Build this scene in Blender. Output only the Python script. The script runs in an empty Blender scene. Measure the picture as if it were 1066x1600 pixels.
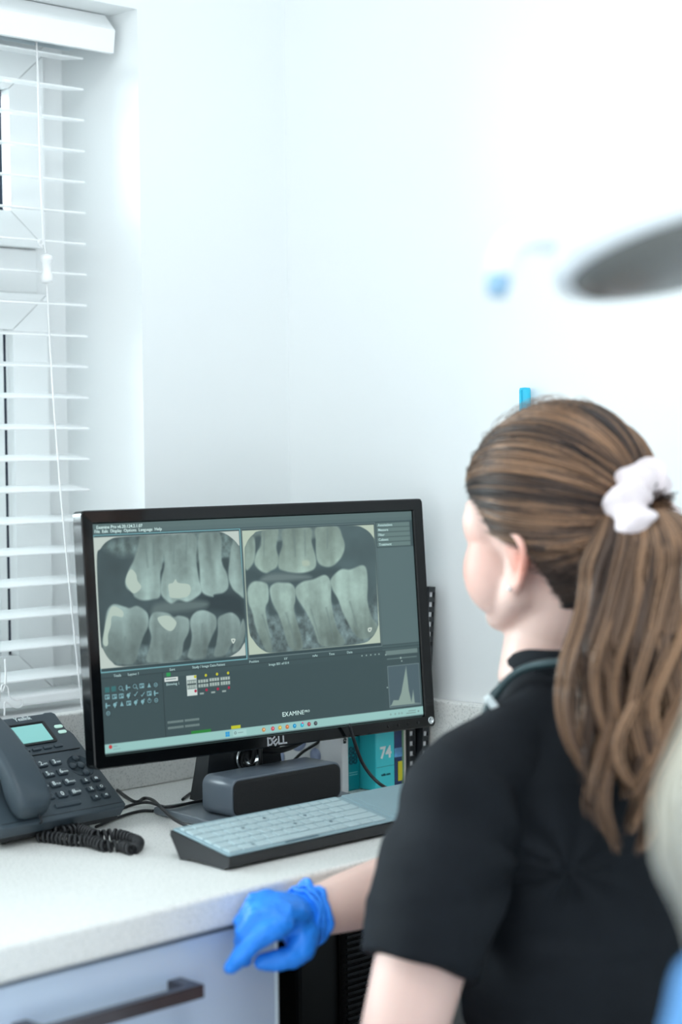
import bpy, bmesh, math, random
import numpy as np
from mathutils import Vector, Matrix, noise

# ------------------------------------------------------------------ camera, world, lights, exposure
S = bpy.context.scene
COL = S.collection
FPX = 2920.14
CAM = Vector((0, 0, 1.32))
CR = Vector((0.7092723668, -0.7048385348, -0.0116339780))
CU = Vector((0.0352985668, 0.0190280145, 0.9991956494))
CF = Vector((0.7040502261, 0.7091125270, -0.0383758350))
cd = bpy.data.cameras.new('camera')
cam = bpy.data.objects.new('camera', cd)
COL.objects.link(cam)
M = Matrix.Identity(4)
for i in range(3):
    M[i][0] = CR[i]; M[i][1] = CU[i]; M[i][2] = -CF[i]; M[i][3] = CAM[i]
cam.matrix_world = M
cd.sensor_fit = 'VERTICAL'; cd.sensor_height = 36.0; cd.lens = FPX / 1600 * 36.0
cd.clip_start = 0.05
cd.dof.use_dof = True; cd.dof.focus_distance = 2.33; cd.dof.aperture_fstop = 2.6
S.camera = cam
S.view_settings.view_transform = 'Standard'
S.view_settings.look = 'None'
S.view_settings.exposure = 0.47
S.view_settings.gamma = 1.0
S.view_settings.use_curve_mapping = False
S.cycles.use_denoising = True
S.cycles.max_bounces = 8

w = bpy.data.worlds.new('world'); S.world = w; w.use_nodes = True
bgn = w.node_tree.nodes['Background']
bgn.inputs[0].default_value = (0.86, 0.945, 0.985, 1); bgn.inputs[1].default_value = 1.42

def area(name, loc, direction, size, size_y, power, color):
    l = bpy.data.lights.new(name, 'AREA'); l.shape = 'RECTANGLE'; l.size = size; l.size_y = size_y
    l.energy = power; l.color = color
    o = bpy.data.objects.new(name, l); COL.objects.link(o); o.location = loc
    o.rotation_euler = Vector(direction).to_track_quat('-Z', 'Y').to_euler()
    return o
# daylight pouring in through the window
area('window_daylight', (-0.5, 3.4, 2.0), (0.95, -1.0, -0.30), 3.0, 1.8, 480, (0.86, 0.95, 1.0))

# ------------------------------------------------------------------ helpers
def s2l(c):
    return tuple(((v / 255) / 12.92 if v / 255 <= 0.04045 else ((v / 255 + 0.055) / 1.055) ** 2.4) for v in c)

MATS = {}
def mat(name, col, rough=0.5, metal=0.0, spec=0.5, noise_scale=None, noise_amt=0.0, bump=0.0, bump_scale=50, coat=0.0, emit=0.0, alpha=1.0, trans=0.0, sss=0.0, rgb255=True):
    if name in MATS: return MATS[name]
    m = bpy.data.materials.new(name); m.use_nodes = True; MATS[name] = m
    nt = m.node_tree; b = nt.nodes['Principled BSDF']
    c = s2l(col) if rgb255 else col
    b.inputs['Base Color'].default_value = (*c, 1)
    b.inputs['Roughness'].default_value = rough; b.inputs['Metallic'].default_value = metal
    b.inputs['Specular IOR Level'].default_value = spec
    b.inputs['Coat Weight'].default_value = coat
    b.inputs['Transmission Weight'].default_value = trans
    b.inputs['Alpha'].default_value = alpha
    if sss:
        b.inputs['Subsurface Weight'].default_value = sss
        b.inputs['Subsurface Radius'].default_value = (0.012, 0.005, 0.003)
        b.inputs['Subsurface Scale'].default_value = 1.0
    if emit:
        b.inputs['Emission Color'].default_value = (*c, 1); b.inputs['Emission Strength'].default_value = emit
    tc = nt.nodes.new('ShaderNodeTexCoord')
    if noise_scale:
        n = nt.nodes.new('ShaderNodeTexNoise'); n.inputs['Scale'].default_value = noise_scale; n.inputs['Detail'].default_value = 4
        nt.links.new(tc.outputs['Object'], n.inputs['Vector'])
        r = nt.nodes.new('ShaderNodeValToRGB')
        r.color_ramp.elements[0].position = 0.3; r.color_ramp.elements[1].position = 0.7
        r.color_ramp.elements[0].color = (*[max(0, x * (1 - noise_amt)) for x in c], 1)
        r.color_ramp.elements[1].color = (*[min(1, x * (1 + noise_amt)) for x in c], 1)
        nt.links.new(n.outputs['Fac'], r.inputs['Fac']); nt.links.new(r.outputs['Color'], b.inputs['Base Color'])
    if bump:
        n2 = nt.nodes.new('ShaderNodeTexNoise'); n2.inputs['Scale'].default_value = bump_scale; n2.inputs['Detail'].default_value = 3
        nt.links.new(tc.outputs['Object'], n2.inputs['Vector'])
        bp = nt.nodes.new('ShaderNodeBump'); bp.inputs['Strength'].default_value = bump; bp.inputs['Distance'].default_value = 0.01
        nt.links.new(n2.outputs['Fac'], bp.inputs['Height']); nt.links.new(bp.outputs['Normal'], b.inputs['Normal'])
    return m

def worktop_mat():
    m = mat('worktop_speckle', (236, 237, 234), 0.32, spec=0.4)
    nt = m.node_tree; b = nt.nodes['Principled BSDF']
    tc = nt.nodes.new('ShaderNodeTexCoord')
    v = nt.nodes.new('ShaderNodeTexVoronoi'); v.inputs['Scale'].default_value = 260
    nt.links.new(tc.outputs['Object'], v.inputs['Vector'])
    r = nt.nodes.new('ShaderNodeValToRGB')
    r.color_ramp.elements[0].position = 0.0; r.color_ramp.elements[0].color = (*s2l((214, 216, 214)), 1)
    r.color_ramp.elements[1].position = 0.32; r.color_ramp.elements[1].color = (*s2l((240, 240, 236)), 1)
    n = nt.nodes.new('ShaderNodeTexNoise'); n.inputs['Scale'].default_value = 420; n.inputs['Detail'].default_value = 2
    nt.links.new(tc.outputs['Object'], n.inputs['Vector'])
    r2 = nt.nodes.new('ShaderNodeValToRGB')
    r2.color_ramp.elements[0].position = 0.33; r2.color_ramp.elements[0].color = (0.74, 0.75, 0.74, 1)
    r2.color_ramp.elements[1].position = 0.45; r2.color_ramp.elements[1].color = (1, 1, 1, 1)
    mx = nt.nodes.new('ShaderNodeMixRGB'); mx.blend_type = 'MULTIPLY'; mx.inputs[0].default_value = 1.0
    nt.links.new(v.outputs['Distance'], r.inputs['Fac']); nt.links.new(n.outputs['Fac'], r2.inputs['Fac'])
    nt.links.new(r.outputs['Color'], mx.inputs[1]); nt.links.new(r2.outputs['Color'], mx.inputs[2])
    nt.links.new(mx.outputs['Color'], b.inputs['Base Color'])
    return m

def brick_mat():
    m = mat('pale_brick', (215, 165, 150), 0.8)
    nt = m.node_tree; b = nt.nodes['Principled BSDF']
    tc = nt.nodes.new('ShaderNodeTexCoord'); br = nt.nodes.new('ShaderNodeTexBrick')
    br.inputs['Color1'].default_value = (*s2l((220, 165, 150)), 1); br.inputs['Color2'].default_value = (*s2l((205, 150, 138)), 1)
    br.inputs['Mortar'].default_value = (*s2l((225, 215, 205)), 1); br.inputs['Scale'].default_value = 1.0
    br.inputs['Brick Width'].default_value = 0.225; br.inputs['Row Height'].default_value = 0.075; br.inputs['Mortar Size'].default_value = 0.01
    mp = nt.nodes.new('ShaderNodeMapping'); mp.inputs['Rotation'].default_value = (math.pi / 2, 0, 0)
    nt.links.new(tc.outputs['Object'], mp.inputs['Vector']); nt.links.new(mp.outputs['Vector'], br.inputs['Vector'])
    nt.links.new(br.outputs['Color'], b.inputs['Base Color'])
    return m

def attr_mat(name, attr, rough=0.5, emit=False, spec=0.5, strength=1.0, aniso=0.0):
    m = bpy.data.materials.new(name); m.use_nodes = True; nt = m.node_tree; b = nt.nodes['Principled BSDF']
    a = nt.nodes.new('ShaderNodeAttribute'); a.attribute_name = attr
    b.inputs['Roughness'].default_value = rough; b.inputs['Specular IOR Level'].default_value = spec
    if emit:
        b.inputs['Base Color'].default_value = (0.01, 0.012, 0.013, 1)
        nt.links.new(a.outputs['Color'], b.inputs['Emission Color']); b.inputs['Emission Strength'].default_value = strength
    else:
        nt.links.new(a.outputs['Color'], b.inputs['Base Color'])
    return m

def tag(o, label=None, cat=None, group=None, kind=None):
    if label: o['label'] = label
    if cat: o['category'] = cat
    if group: o['group'] = group
    if kind: o['kind'] = kind
    return o

def empty(name, loc, label, cat, rz=0.0, group=None):
    o = bpy.data.objects.new(name, None); COL.objects.link(o)
    o.matrix_world = Matrix.Translation(loc) @ Matrix.Rotation(rz, 4, 'Z')
    o.empty_display_size = 0.05
    return tag(o, label, cat, group)

def wmat(o):
    m = o.matrix_basis.copy()
    p = o.parent
    while p is not None:
        m = p.matrix_basis @ m; p = p.parent
    return m

class MB:
    """collects shapes in world space, then links them as one mesh object"""
    def __init__(self, M=None):
        self.v = []; self.f = []; self.M = M or Matrix.Identity(4); self.sm = []
    def raw(self, vs, fs, smooth=False, M=None):
        b = len(self.v); T = self.M if M is None else self.M @ M
        self.v += [T @ Vector(v) for v in vs]
        self.f += [[i + b for i in f] for f in fs]; self.sm += [smooth] * len(fs)
        return self
    def bm(self, bm, smooth=False, M=None):
        bm.verts.ensure_lookup_table(); bm.verts.index_update()
        self.raw([v.co.copy() for v in bm.verts], [[v.index for v in f.verts] for f in bm.faces], smooth, M)
        bm.free(); return self
    def box(self, x0, x1, y0, y1, z0, z1, r=0.0, seg=2, M=None):
        bm = bmesh.new(); bmesh.ops.create_cube(bm, size=1)
        for v in bm.verts:
            v.co = Vector(((x0 + x1) / 2 + v.co.x * (x1 - x0), (y0 + y1) / 2 + v.co.y * (y1 - y0), (z0 + z1) / 2 + v.co.z * (z1 - z0)))
        if r > 0: bmesh.ops.bevel(bm, geom=bm.edges[:], offset=r, segments=seg, affect='EDGES', profile=0.5)
        return self.bm(bm, False, M)
    def prism(self, pts, z0, z1, M=None, r=0.0, seg=2, smooth=False):
        """polygon in local xy extruded from z0 to z1"""
        bm = bmesh.new()
        vs = [bm.verts.new((x, y, z0)) for x, y in pts]; f = bm.faces.new(vs)
        ex = bmesh.ops.extrude_face_region(bm, geom=[f])
        for v in [g for g in ex['geom'] if isinstance(g, bmesh.types.BMVert)]: v.co.z = z1
        bmesh.ops.recalc_face_normals(bm, faces=bm.faces[:])
        if r > 0:
            ed = [e for e in bm.edges if abs(e.verts[0].co.z - e.verts[1].co.z) < 1e-7]
            bmesh.ops.bevel(bm, geom=ed, offset=r, segments=seg, affect='EDGES', profile=0.5)
        return self.bm(bm, smooth, M)
    def tube(self, pts, r, n=8, M=None, caps=True):
        pts = [Vector(p) for p in pts]; N = len(pts); rr = r if hasattr(r, '__len__') else [r] * N
        vs = []; fs = []; ref = None
        for i, p in enumerate(pts):
            t = (pts[min(i + 1, N - 1)] - pts[max(i - 1, 0)]).normalized()
            if ref is None:
                ref = t.cross(Vector((0, 0, 1)) if abs(t.z) < 0.9 else Vector((1, 0, 0))).normalized()
            ref = (ref - t * ref.dot(t)).normalized(); b = t.cross(ref)
            for k in range(n):
                a = 2 * math.pi * k / n
                vs.append(p + (ref * math.cos(a) + b * math.sin(a)) * rr[i])
        for i in range(N - 1):
            for k in range(n):
                fs.append([i * n + k, i * n + (k + 1) % n, (i + 1) * n + (k + 1) % n, (i + 1) * n + k])
        if caps: fs += [list(range(n))[::-1], [(N - 1) * n + k for k in range(n)]]
        return self.raw(vs, fs, True, M)
    def lathe(self, prof, n=32, M=None, smooth=True):
        """profile [(r, z)] turned round local z"""
        vs = []; fs = []
        for r, z in prof:
            for k in range(n):
                a = 2 * math.pi * k / n; vs.append((r * math.cos(a), r * math.sin(a), z))
        m = len(prof)
        for i in range(m - 1):
            for k in range(n):
                fs.append([i * n + k, i * n + (k + 1) % n, (i + 1) * n + (k + 1) % n, (i + 1) * n + k])
        fs += [list(range(n))[::-1], [(m - 1) * n + k for k in range(n)]]
        return self.raw(vs, fs, smooth, M)
    def ell(self, c, rx, ry, rz, M=None, u=20, v=12):
        bm = bmesh.new(); bmesh.ops.create_uvsphere(bm, u_segments=u, v_segments=v, radius=1)
        for q in bm.verts: q.co = Vector((c[0] + q.co.x * rx, c[1] + q.co.y * ry, c[2] + q.co.z * rz))
        return self.bm(bm, True, M)
    def text(self, s, size, M=None, ext=0.0004, align='CENTER', bold=0.0):
        cu = bpy.data.curves.new('t', 'FONT'); cu.body = s; cu.size = size; cu.extrude = ext; cu.align_x = align; cu.align_y = 'CENTER'; cu.offset = bold
        cu.resolution_u = 3
        o = bpy.data.objects.new('t', cu); COL.objects.link(o)
        dg = bpy.context.evaluated_depsgraph_get(); dg.update()
        me = bpy.data.meshes.new_from_object(o.evaluated_get(dg))
        self.raw([v.co.copy() for v in me.vertices], [list(p.vertices) for p in me.polygons], False, M)
        bpy.data.objects.remove(o); bpy.data.curves.remove(cu); bpy.data.meshes.remove(me)
        return self
    def build(self, name, m, parent=None, label=None, cat=None, group=None, kind=None, base=None):
        me = bpy.data.meshes.new(name)
        if parent is not None: inv = wmat(parent).inverted()
        else:
            if base is None:
                xs = [v.x for v in self.v]; ys = [v.y for v in self.v]; zs = [v.z for v in self.v]
                base = Vector(((min(xs) + max(xs)) / 2, (min(ys) + max(ys)) / 2, min(zs)))
            inv = Matrix.Translation(-Vector(base))
        me.from_pydata([inv @ v for v in self.v], [], self.f)
        me.polygons.foreach_set('use_smooth', self.sm)
        me.update()
        bm = bmesh.new(); bm.from_mesh(me); bmesh.ops.recalc_face_normals(bm, faces=bm.faces[:]); bm.to_mesh(me); bm.free()
        me.materials.append(m)
        o = bpy.data.objects.new(name, me); COL.objects.link(o)
        if parent is not None: o.parent = parent
        else: o.matrix_world = Matrix.Translation(base)
        return tag(o, label, cat, group, kind)

def frame(o, x, y, z=None):
    x = Vector(x).normalized(); y = Vector(y).normalized(); z = x.cross(y) if z is None else Vector(z)
    m = Matrix.Identity(4)
    for i in range(3): m[i][0] = x[i]; m[i][1] = y[i]; m[i][2] = z[i]; m[i][3] = o[i]
    return m

def catmull(P, n):
    P = [Vector(p) for p in P]; out = []
    Q = [P[0] * 2 - P[1]] + P + [P[-1] * 2 - P[-2]]
    for i in range(1, len(Q) - 2):
        for k in range(n):
            t = k / n; a, b, c, d = Q[i - 1], Q[i], Q[i + 1], Q[i + 2]
            out.append(0.5 * ((2 * b) + (c - a) * t + (2 * a - 5 * b + 4 * c - d) * t * t + (3 * b - a - 3 * c + d) * t ** 3))
    out.append(P[-1]); return out

def shot(x, y, d):
    """a point of the place seen at (x, y) of the frame and d metres deep"""
    return CAM + (CF + CR * ((x - 533) / FPX) - CU * ((y - 800) / FPX)) * d

# ------------------------------------------------------------------ materials
W_WALL = mat('wall_paint', (241, 244, 244), 0.6, spec=0.2, bump=0.02, bump_scale=300)
W_CEIL = mat('ceiling_paint', (240, 242, 242), 0.8, spec=0.2, bump=0.02, bump_scale=200)
FLOORM = mat('floor_vinyl', (190, 196, 200), 0.4, noise_scale=30, noise_amt=0.06)
UPVC = mat('white_upvc', (250, 252, 252), 0.25, spec=0.5, noise_scale=3, noise_amt=0.01)
GASK = mat('dark_gasket', (38, 52, 72), 0.6)
SPACER = mat('grey_spacer', (140, 160, 170), 0.4, metal=0.3)
def thin_glass():
    m = bpy.data.materials.new('window_glass'); m.use_nodes = True; nt = m.node_tree; nt.nodes.clear()
    out = nt.nodes.new('ShaderNodeOutputMaterial'); mx = nt.nodes.new('ShaderNodeMixShader'); tr = nt.nodes.new('ShaderNodeBsdfTransparent'); gl = nt.nodes.new('ShaderNodeBsdfGlossy'); fr = nt.nodes.new('ShaderNodeFresnel')
    gl.inputs['Roughness'].default_value = 0.02; tr.inputs['Color'].default_value = (0.93, 0.97, 0.97, 1); fr.inputs['IOR'].default_value = 1.55
    nt.links.new(fr.outputs[0], mx.inputs[0]); nt.links.new(tr.outputs[0], mx.inputs[1]); nt.links.new(gl.outputs[0], mx.inputs[2]); nt.links.new(mx.outputs[0], out.inputs['Surface'])
    return m
GLASS = thin_glass()
SLATM = mat('blind_slat_white', (250, 252, 252), 0.35, noise_scale=5, noise_amt=0.01)
CORDM = mat('blind_cord_white', (242, 243, 243), 0.7, bump=0.2, bump_scale=900)
WORK = worktop_mat()
CABM = mat('cabinet_gloss', (198, 214, 234), 0.12, spec=0.5, coat=0.4, noise_scale=2, noise_amt=0.01)
CABE = mat('cabinet_edge', (225, 238, 245), 0.3)
CABS = mat('cabinet_side', (178, 188, 200), 0.4)
STEEL = mat('brushed_steel', (92, 88, 92), 0.25, metal=0.9, noise_scale=60, noise_amt=0.08)
CHROME = mat('chrome', (215, 220, 222), 0.12, metal=1.0)
BLACKG = mat('black_gloss', (8, 10, 12), 0.10, spec=0.35)
BLACKP = mat('black_plastic', (24, 26, 28), 0.45, bump=0.05, bump_scale=800)
BLACKS = mat('black_satin', (34, 38, 42), 0.3)
STAND = mat('stand_plate', (104, 114, 122), 0.25, spec=0.5)
PHONE = mat('phone_slate', (60, 72, 80), 0.42, spec=0.4, bump=0.03, bump_scale=900)
PHONED = mat('phone_dark', (20, 24, 28), 0.5)
KEYW = mat('key_white', (225, 235, 235), 0.5)
KBB = mat('keyboard_black', (30, 33, 36), 0.4)
KBC = mat('keyboard_silicone', (150, 176, 184), 0.35, spec=0.5, noise_scale=40, noise_amt=0.02)
KBCL = mat('keyboard_silicone_key', (186, 206, 210), 0.3, spec=0.5, noise_scale=60, noise_amt=0.03)
RUBBER = mat('black_rubber', (26, 28, 31), 0.45)
GRILLE = mat('speaker_grille', (13, 15, 18), 0.6, bump=0.4, bump_scale=1500)
SPK = mat('speaker_shell', (92, 102, 112), 0.32)
MESHM = mat('perforated_black', (14, 15, 16), 0.6, bump=0.8, bump_scale=600)
SHADOWB = mat('knee_shade_black', (10, 11, 12), 0.7)  # near-black that paints the darkness of the knee space

# ------------------------------------------------------------------ room shell
YA, XB = 1.97, 1.853           # window wall plane, right wall plane
RX0, RX1, RZ0, RZ1 = 0.30, 1.584, 0.955, 1.897
YW = 2.14                      # room side of the window frame
ZC = 2.45
m = MB()
m.box(RX1, XB, YA, YA + 0.30, 0, ZC)
m.box(-1.6, RX0, YA, YA + 0.30, 0, ZC)
m.box(RX0, RX1, YA, YA + 0.30, 0, RZ0 - 0.02)
m.box(RX0, RX1, YA, YA + 0.30, RZ1, ZC)
m.build('wall_window', W_WALL, kind='structure')
MB().box(XB, XB + 0.15, -1.9, YA + 0.30, 0, ZC).build('wall_right', W_WALL, kind='structure')
MB().box(-1.6, XB + 0.15, -1.9, YA + 0.30, -0.1, 0).build('floor', FLOORM, kind='structure')
MB().box(-1.6, XB + 0.15, -1.9, YA + 0.30, ZC, ZC + 0.1).build('ceiling', W_CEIL, kind='structure')
MB().box(RX0, RX1, YA - 0.012, YW, RZ0 - 0.02, RZ0 + 0.008, 0.003).build('trim_1', UPVC, kind='structure')

# window: outer frame, upper opening light, lower light, gaskets, panes
win = tag(bpy.data.objects.new('window_1', None), kind='structure'); COL.objects.link(win); win.location = ((RX0 + RX1) / 2, YW, RZ0)
def ring(mb, x0, x1, z0, z1, t, y0, y1, r=0.004):
    """mitred rectangular frame"""
    out = [(x0, z0), (x1, z0), (x1, z1), (x0, z1)]; inn = [(x0 + t, z0 + t), (x1 - t, z0 + t), (x1 - t, z1 - t), (x0 + t, z1 - t)]
    g = 0.0006
    for i in range(4):
        j = (i + 1) % 4
        a, b, c, d = out[i], out[j], inn[j], inn[i]
        ux, uz = (b[0] - a[0]), (b[1] - a[1]); L = math.hypot(ux, uz); ux /= L; uz /= L
        q = [(a[0] + ux * g, a[1] + uz * g), (b[0] - ux * g, b[1] - uz * g), (c[0] - ux * g, c[1] - uz * g), (d[0] + ux * g, d[1] + uz * g)]
        vs = [(x, y0, z) for x, z in q] + [(x, y1, z) for x, z in q]
        # chamfer the inner lip
        vs[2] = (vs[2][0], y0 + 0.012, vs[2][2]); vs[3] = (vs[3][0], y0 + 0.012, vs[3][2])
        mb.raw(vs, [[0, 1, 2, 3], [7, 6, 5, 4], [0, 4, 5, 1], [1, 5, 6, 2], [2, 6, 7, 3], [3, 7, 4, 0]])
m = MB(); ring(m, RX0, RX1, RZ0, RZ1, 0.042, YW, YW + 0.07)
m.box(RX0 + 0.042, RX1 - 0.042, YW + 0.006, YW + 0.07, 1.527, 1.589, 0.003)
m.build('window_frame', UPVC, win)
SX = 1.5445
for z0, z1 in ((1.589, RZ1 - 0.042), (0.978, 1.527)):
    m = MB(); ring(m, RX0 + 0.044, SX - 0.001, z0 + 0.001, z1 - 0.001, 0.049, YW - 0.012, YW + 0.05); sash = m.build('sash', UPVC, win)
    gx0, gx1, gz0, gz1 = RX0 + 0.093, 1.4955, z0 + 0.05, z1 - 0.05
    m = MB(); ring(m, gx0, gx1, gz0, gz1, 0.006, YW + 0.016, YW + 0.036); m.build('gasket', GASK, sash)
    m = MB()
    if z0 < 1.2:
        m.box(gx1 - 0.020, gx1 - 0.008, YW + 0.014, YW + 0.03, gz0, gz1)
        m.build('glazing_bead', UPVC, sash)
        m = MB().box(gx1 - 0.036, gx1 - 0.020, YW + 0.02, YW + 0.034, gz0, gz1); m.build('spacer_bar', SPACER, sash)
    MB().box(gx0 + 0.004, gx1 - 0.004, YW + 0.035, YW + 0.039, gz0 + 0.004, gz1 - 0.004).build('pane', GLASS, sash)
MB().box(2.0, 9.0, 8.0, 8.25, 0.0, 1.28).box(1.95, 9.05, 7.96, 8.29, 1.28, 1.34).build('garden_wall', brick_mat(), label='pinkish brick garden wall outside beyond the lower window pane', cat='wall')
MB().box(-6, 14, YA + 0.31, 16, -0.12, -0.02).build('ground', mat('paving', (200, 200, 196), 0.8, noise_scale=4, noise_amt=0.1), kind='structure')

# venetian blind
bl = empty('venetian_blind', (0.95, 2.06, 0.965), 'white venetian blind with open slats hanging in the window recess', 'window blind')
BX0, BX1, YB = 0.34, 1.544, 2.06
m = MB()
dep, th, tilt = 0.048, 0.0028, math.radians(7.7)
for i in range(21):
    z = 1.32 + 0.5195 - 0.0414 * i
    T = Matrix.Translation((0, YB, z)) @ Matrix.Rotation(tilt, 4, 'X')
    m.box(BX0, BX1, -dep / 2, dep / 2, -th / 2, th / 2, 0.001, 1, M=T)
m.build('slats', SLATM, bl)
m = MB().box(BX0, BX1, YB - 0.024, YB + 0.024, 0.9745, 0.9885, 0.003); m.build('bottom_rail', SLATM, bl)
prof = [(2.004, 1.842), (2.000, 1.872), (2.022, 1.8955), (2.034, 1.8955), (2.012, 1.874), (2.012, 1.842)]
m = MB()
n = len(prof); vs = [(x, y, z) for x in (BX0 - 0.02, 1.570) for y, z in prof]
m.raw(vs, [list(range(n)), list(range(n, 2 * n))[::-1]] + [[i, (i + 1) % n, n + (i + 1) % n, n + i] for i in range(n)])
m.build('valance', SLATM, bl)
MB().box(BX0, BX1 + 0.01, YB - 0.025, YB + 0.025, 1.855, 1.893, 0.002).build('headrail', mat('headrail_grey', (200, 215, 222), 0.4), bl)
for x in (0.45, 0.92, 1.39):
    m = MB()
    for y in (YB - 0.026, YB + 0.026): m.tube([(x, y, 1.86), (x, y, 0.985)], 0.0009, 6)
    for i in range(21):
        z = 1.32 + 0.5195 - 0.0414 * i - 0.003; m.tube([(x, YB - 0.026, z - 0.003), (x, YB + 0.026, z + 0.003)], 0.0006, 5)
    m.build('ladder_cord', CORDM, bl)
# lift cords with tassel hanging in front of the slats
yc = 2.018
def on_y(px, py, Y):
    d = CF + CR * ((px - 533) / FPX) - CU * ((py - 800) / FPX)
    return CAM + d * (Y / d.y)
def on_z(px, py, Zv):
    d = CF + CR * ((px - 533) / FPX) - CU * ((py - 800) / FPX)
    return CAM + d * ((Zv - 1.32) / d.z)
m = MB()
m.tube([on_y(*q, yc) for q in ((57, 62), (60, 150), (64, 290), (68, 380), (74, 404))], 0.0013, 6)
m.tube([on_y(*q, yc + 0.003) for q in ((56, 62), (63, 170), (66, 300), (69, 385), (73, 404))], 0.0012, 6)
m.tube([on_y(*q, yc) for q in ((73, 440), (77, 520), (84, 630), (94, 760), (105, 880), (116, 990), (126, 1090))] + [on_y(130, 1125, yc - 0.01)], 0.0011, 6)
m.build('lift_cord', CORDM, bl)
tp = on_y(73.5, 443, yc)
m = MB(Matrix.Translation(tp))
m.lathe([(0.002, 0.0), (0.0075, 0.001), (0.0085, 0.005), (0.0078, 0.010), (0.0058, 0.016), (0.0056, 0.026), (0.0082, 0.030), (0.0086, 0.034), (0.0068, 0.037), (0.002, 0.039)], 24)
m.build('tassel', mat('tassel_white', (243, 244, 244), 0.3), bl)
m = MB(Matrix.Translation(on_y(63, 384, yc)))
m.tube(catmull([(0, 0, 0), (0.004, 0, 0.003), (0.002, 0, 0.008), (-0.003, 0, 0.004), (0.003, 0, -0.002)], 6), 0.0016, 6)
m.build('cord_knot', CORDM, bl)
m = MB()
m.tube(catmull([on_y(*q, 2.015) for q in ((8, 1030), (9, 1062), (5, 1080), (2, 1078), (4, 1070), (12, 1073), (15, 1088), (25, 1094), (33, 1093), (36, 1100), (30, 1105), (20, 1104), (8, 1097), (7, 1110), (7, 1118))], 6), 0.0012, 6)
m.build('cord_loop', CORDM, bl)

# unseen ceiling light panel, added to brighten the room
for lx, ly in ((0.75, 0.95),):
    cl = empty('added_ceiling_light', (lx, ly, ZC - 0.03), 'added square white light panel in the ceiling, unseen, brightening the room', 'ceiling light')
    MB().box(lx - 0.31, lx + 0.31, ly - 0.31, ly + 0.31, ZC - 0.03, ZC, 0.004).build('housing', UPVC, cl)
    MB().box(lx - 0.285, lx + 0.285, ly - 0.285, ly + 0.285, ZC - 0.034, ZC - 0.0301).build('diffuser', mat('added_light_diffuser', (245, 250, 255), 0.5, emit=6.0), cl)

# ------------------------------------------------------------------ worktop, upstands, cabinet
ZT = 0.86
YF = 1.427
MB().box(-1.2, XB - 0.0005, YF, YA - 0.0005, ZT - 0.036, ZT, 0.005, 3).build('worktop', WORK, label='long white speckled worktop running under the window to the right wall', cat='worktop')
MB().box(-1.2, XB - 0.0005, YA - 0.021, YA - 0.0005, ZT + 0.0005, ZT + 0.112, 0.002).build('upstand', WORK, label='speckled upstand at the back of the worktop below the window', cat='upstand')
MB().box(XB - 0.018, XB - 0.0005, YF + 0.02, YA - 0.022, ZT + 0.0005, ZT + 0.112, 0.002).build('upstand', WORK, label='speckled upstand along the right wall behind the book row', cat='upstand')
cab = empty('drawer_cabinet', (0.9, 1.65, 0), 'white base cabinet with a steel bar handle under the worktop', 'cabinet')
MB().box(0.42, 1.337, 1.452, 1.93, 0.10, ZT - 0.0365).build('body', CABS, cab)
MB().box(0.42, 1.33, 1.50, 1.92, 0.0, 0.0995).build('plinth', CABS, cab)
for z0, z1 in ((0.622, 0.8185), (0.366, 0.618), (0.106, 0.362)):
    d = MB().box(0.44, 1.318, 1.434, 1.4518, z0, z1, 0.002).build('drawer', CABM, cab)
    MB().box(1.3183, 1.3225, 1.4335, 1.4518, z0, z1, 0.0008).build('edge_strip', CABE, d)
    hz = z1 - 0.0415
    m = MB().box(0.985, 1.190, 1.398, 1.409, hz - 0.007, hz + 0.007, 0.0012)
    m.box(1.172, 1.190, 1.405, 1.4345, hz - 0.003, hz + 0.007, 0.0012).box(0.985, 1.003, 1.405, 1.4345, hz - 0.003, hz + 0.007, 0.0012)
    m.build('handle', STEEL, d)
MB().box(1.3375, XB - 0.0005, 1.935, YA - 0.001, 0.0, ZT - 0.0365).build('shade_panel', SHADOWB, label='added black panel standing in for the shade of the knee space under the worktop', cat='panel')  # added panel, blackened in place of the shade under the worktop
pc = empty('computer_tower', (1.66, 1.79, 0), 'black computer tower with perforated front in the knee space', 'computer')
MB().box(1.56, 1.76, 1.655, 1.93, 0.05, 0.78, 0.006).build('case', BLACKP, pc)
m = MB()
m.box(1.628, 1.748, 1.646, 1.6549, 0.08, 0.77, 0.003); m.build('front_grille', MESHM, pc)
m = MB()
for k in range(46):
    z = 0.40 + k * 0.008
    m.box(1.634, 1.742, 1.6435, 1.6462, z, z + 0.0035)
m.build('grille_bars', BLACKS, pc)
for x in (1.58, 1.74):
    for y in (1.68, 1.90): MB().lathe([(0.014, 0), (0.016, 0.003), (0.016, 0.0505)], 16, M=Matrix.Translation((x, y, 0))).build('foot', RUBBER, pc)

# ------------------------------------------------------------------ monitor
MC = Vector((1.5592826, 1.7013389, 1.32 - 0.2278902)); MY, MT = -0.1422926, 0.0776804
MA = Vector((math.cos(MY), math.sin(MY), 0)); MN = Vector((math.sin(MY), -math.cos(MY), 0))
MU = Vector((0, 0, 1)) * math.cos(MT) - MN * math.sin(MT); MF = MN * math.cos(MT) + Vector((0, 0, 1)) * math.sin(MT)
SW, SH = 0.476, 0.268
PM = frame(MC, MA, MU, MF)                 # panel frame: x right, y up, z towards the viewer, z=0 on the glass
FT = Matrix.Translation((MC.x, MC.y, ZT)) @ Matrix.Rotation(MY, 4, 'Z')
mon = empty('monitor', (MC.x, MC.y, ZT), 'black widescreen computer monitor showing two dental x-rays, standing on the worktop', 'monitor', MY)
m = MB(PM)
OX, OY, IX, IY = 0.2545, 0.1500, SW / 2 + 0.0008, SH / 2 + 0.0008
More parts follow.
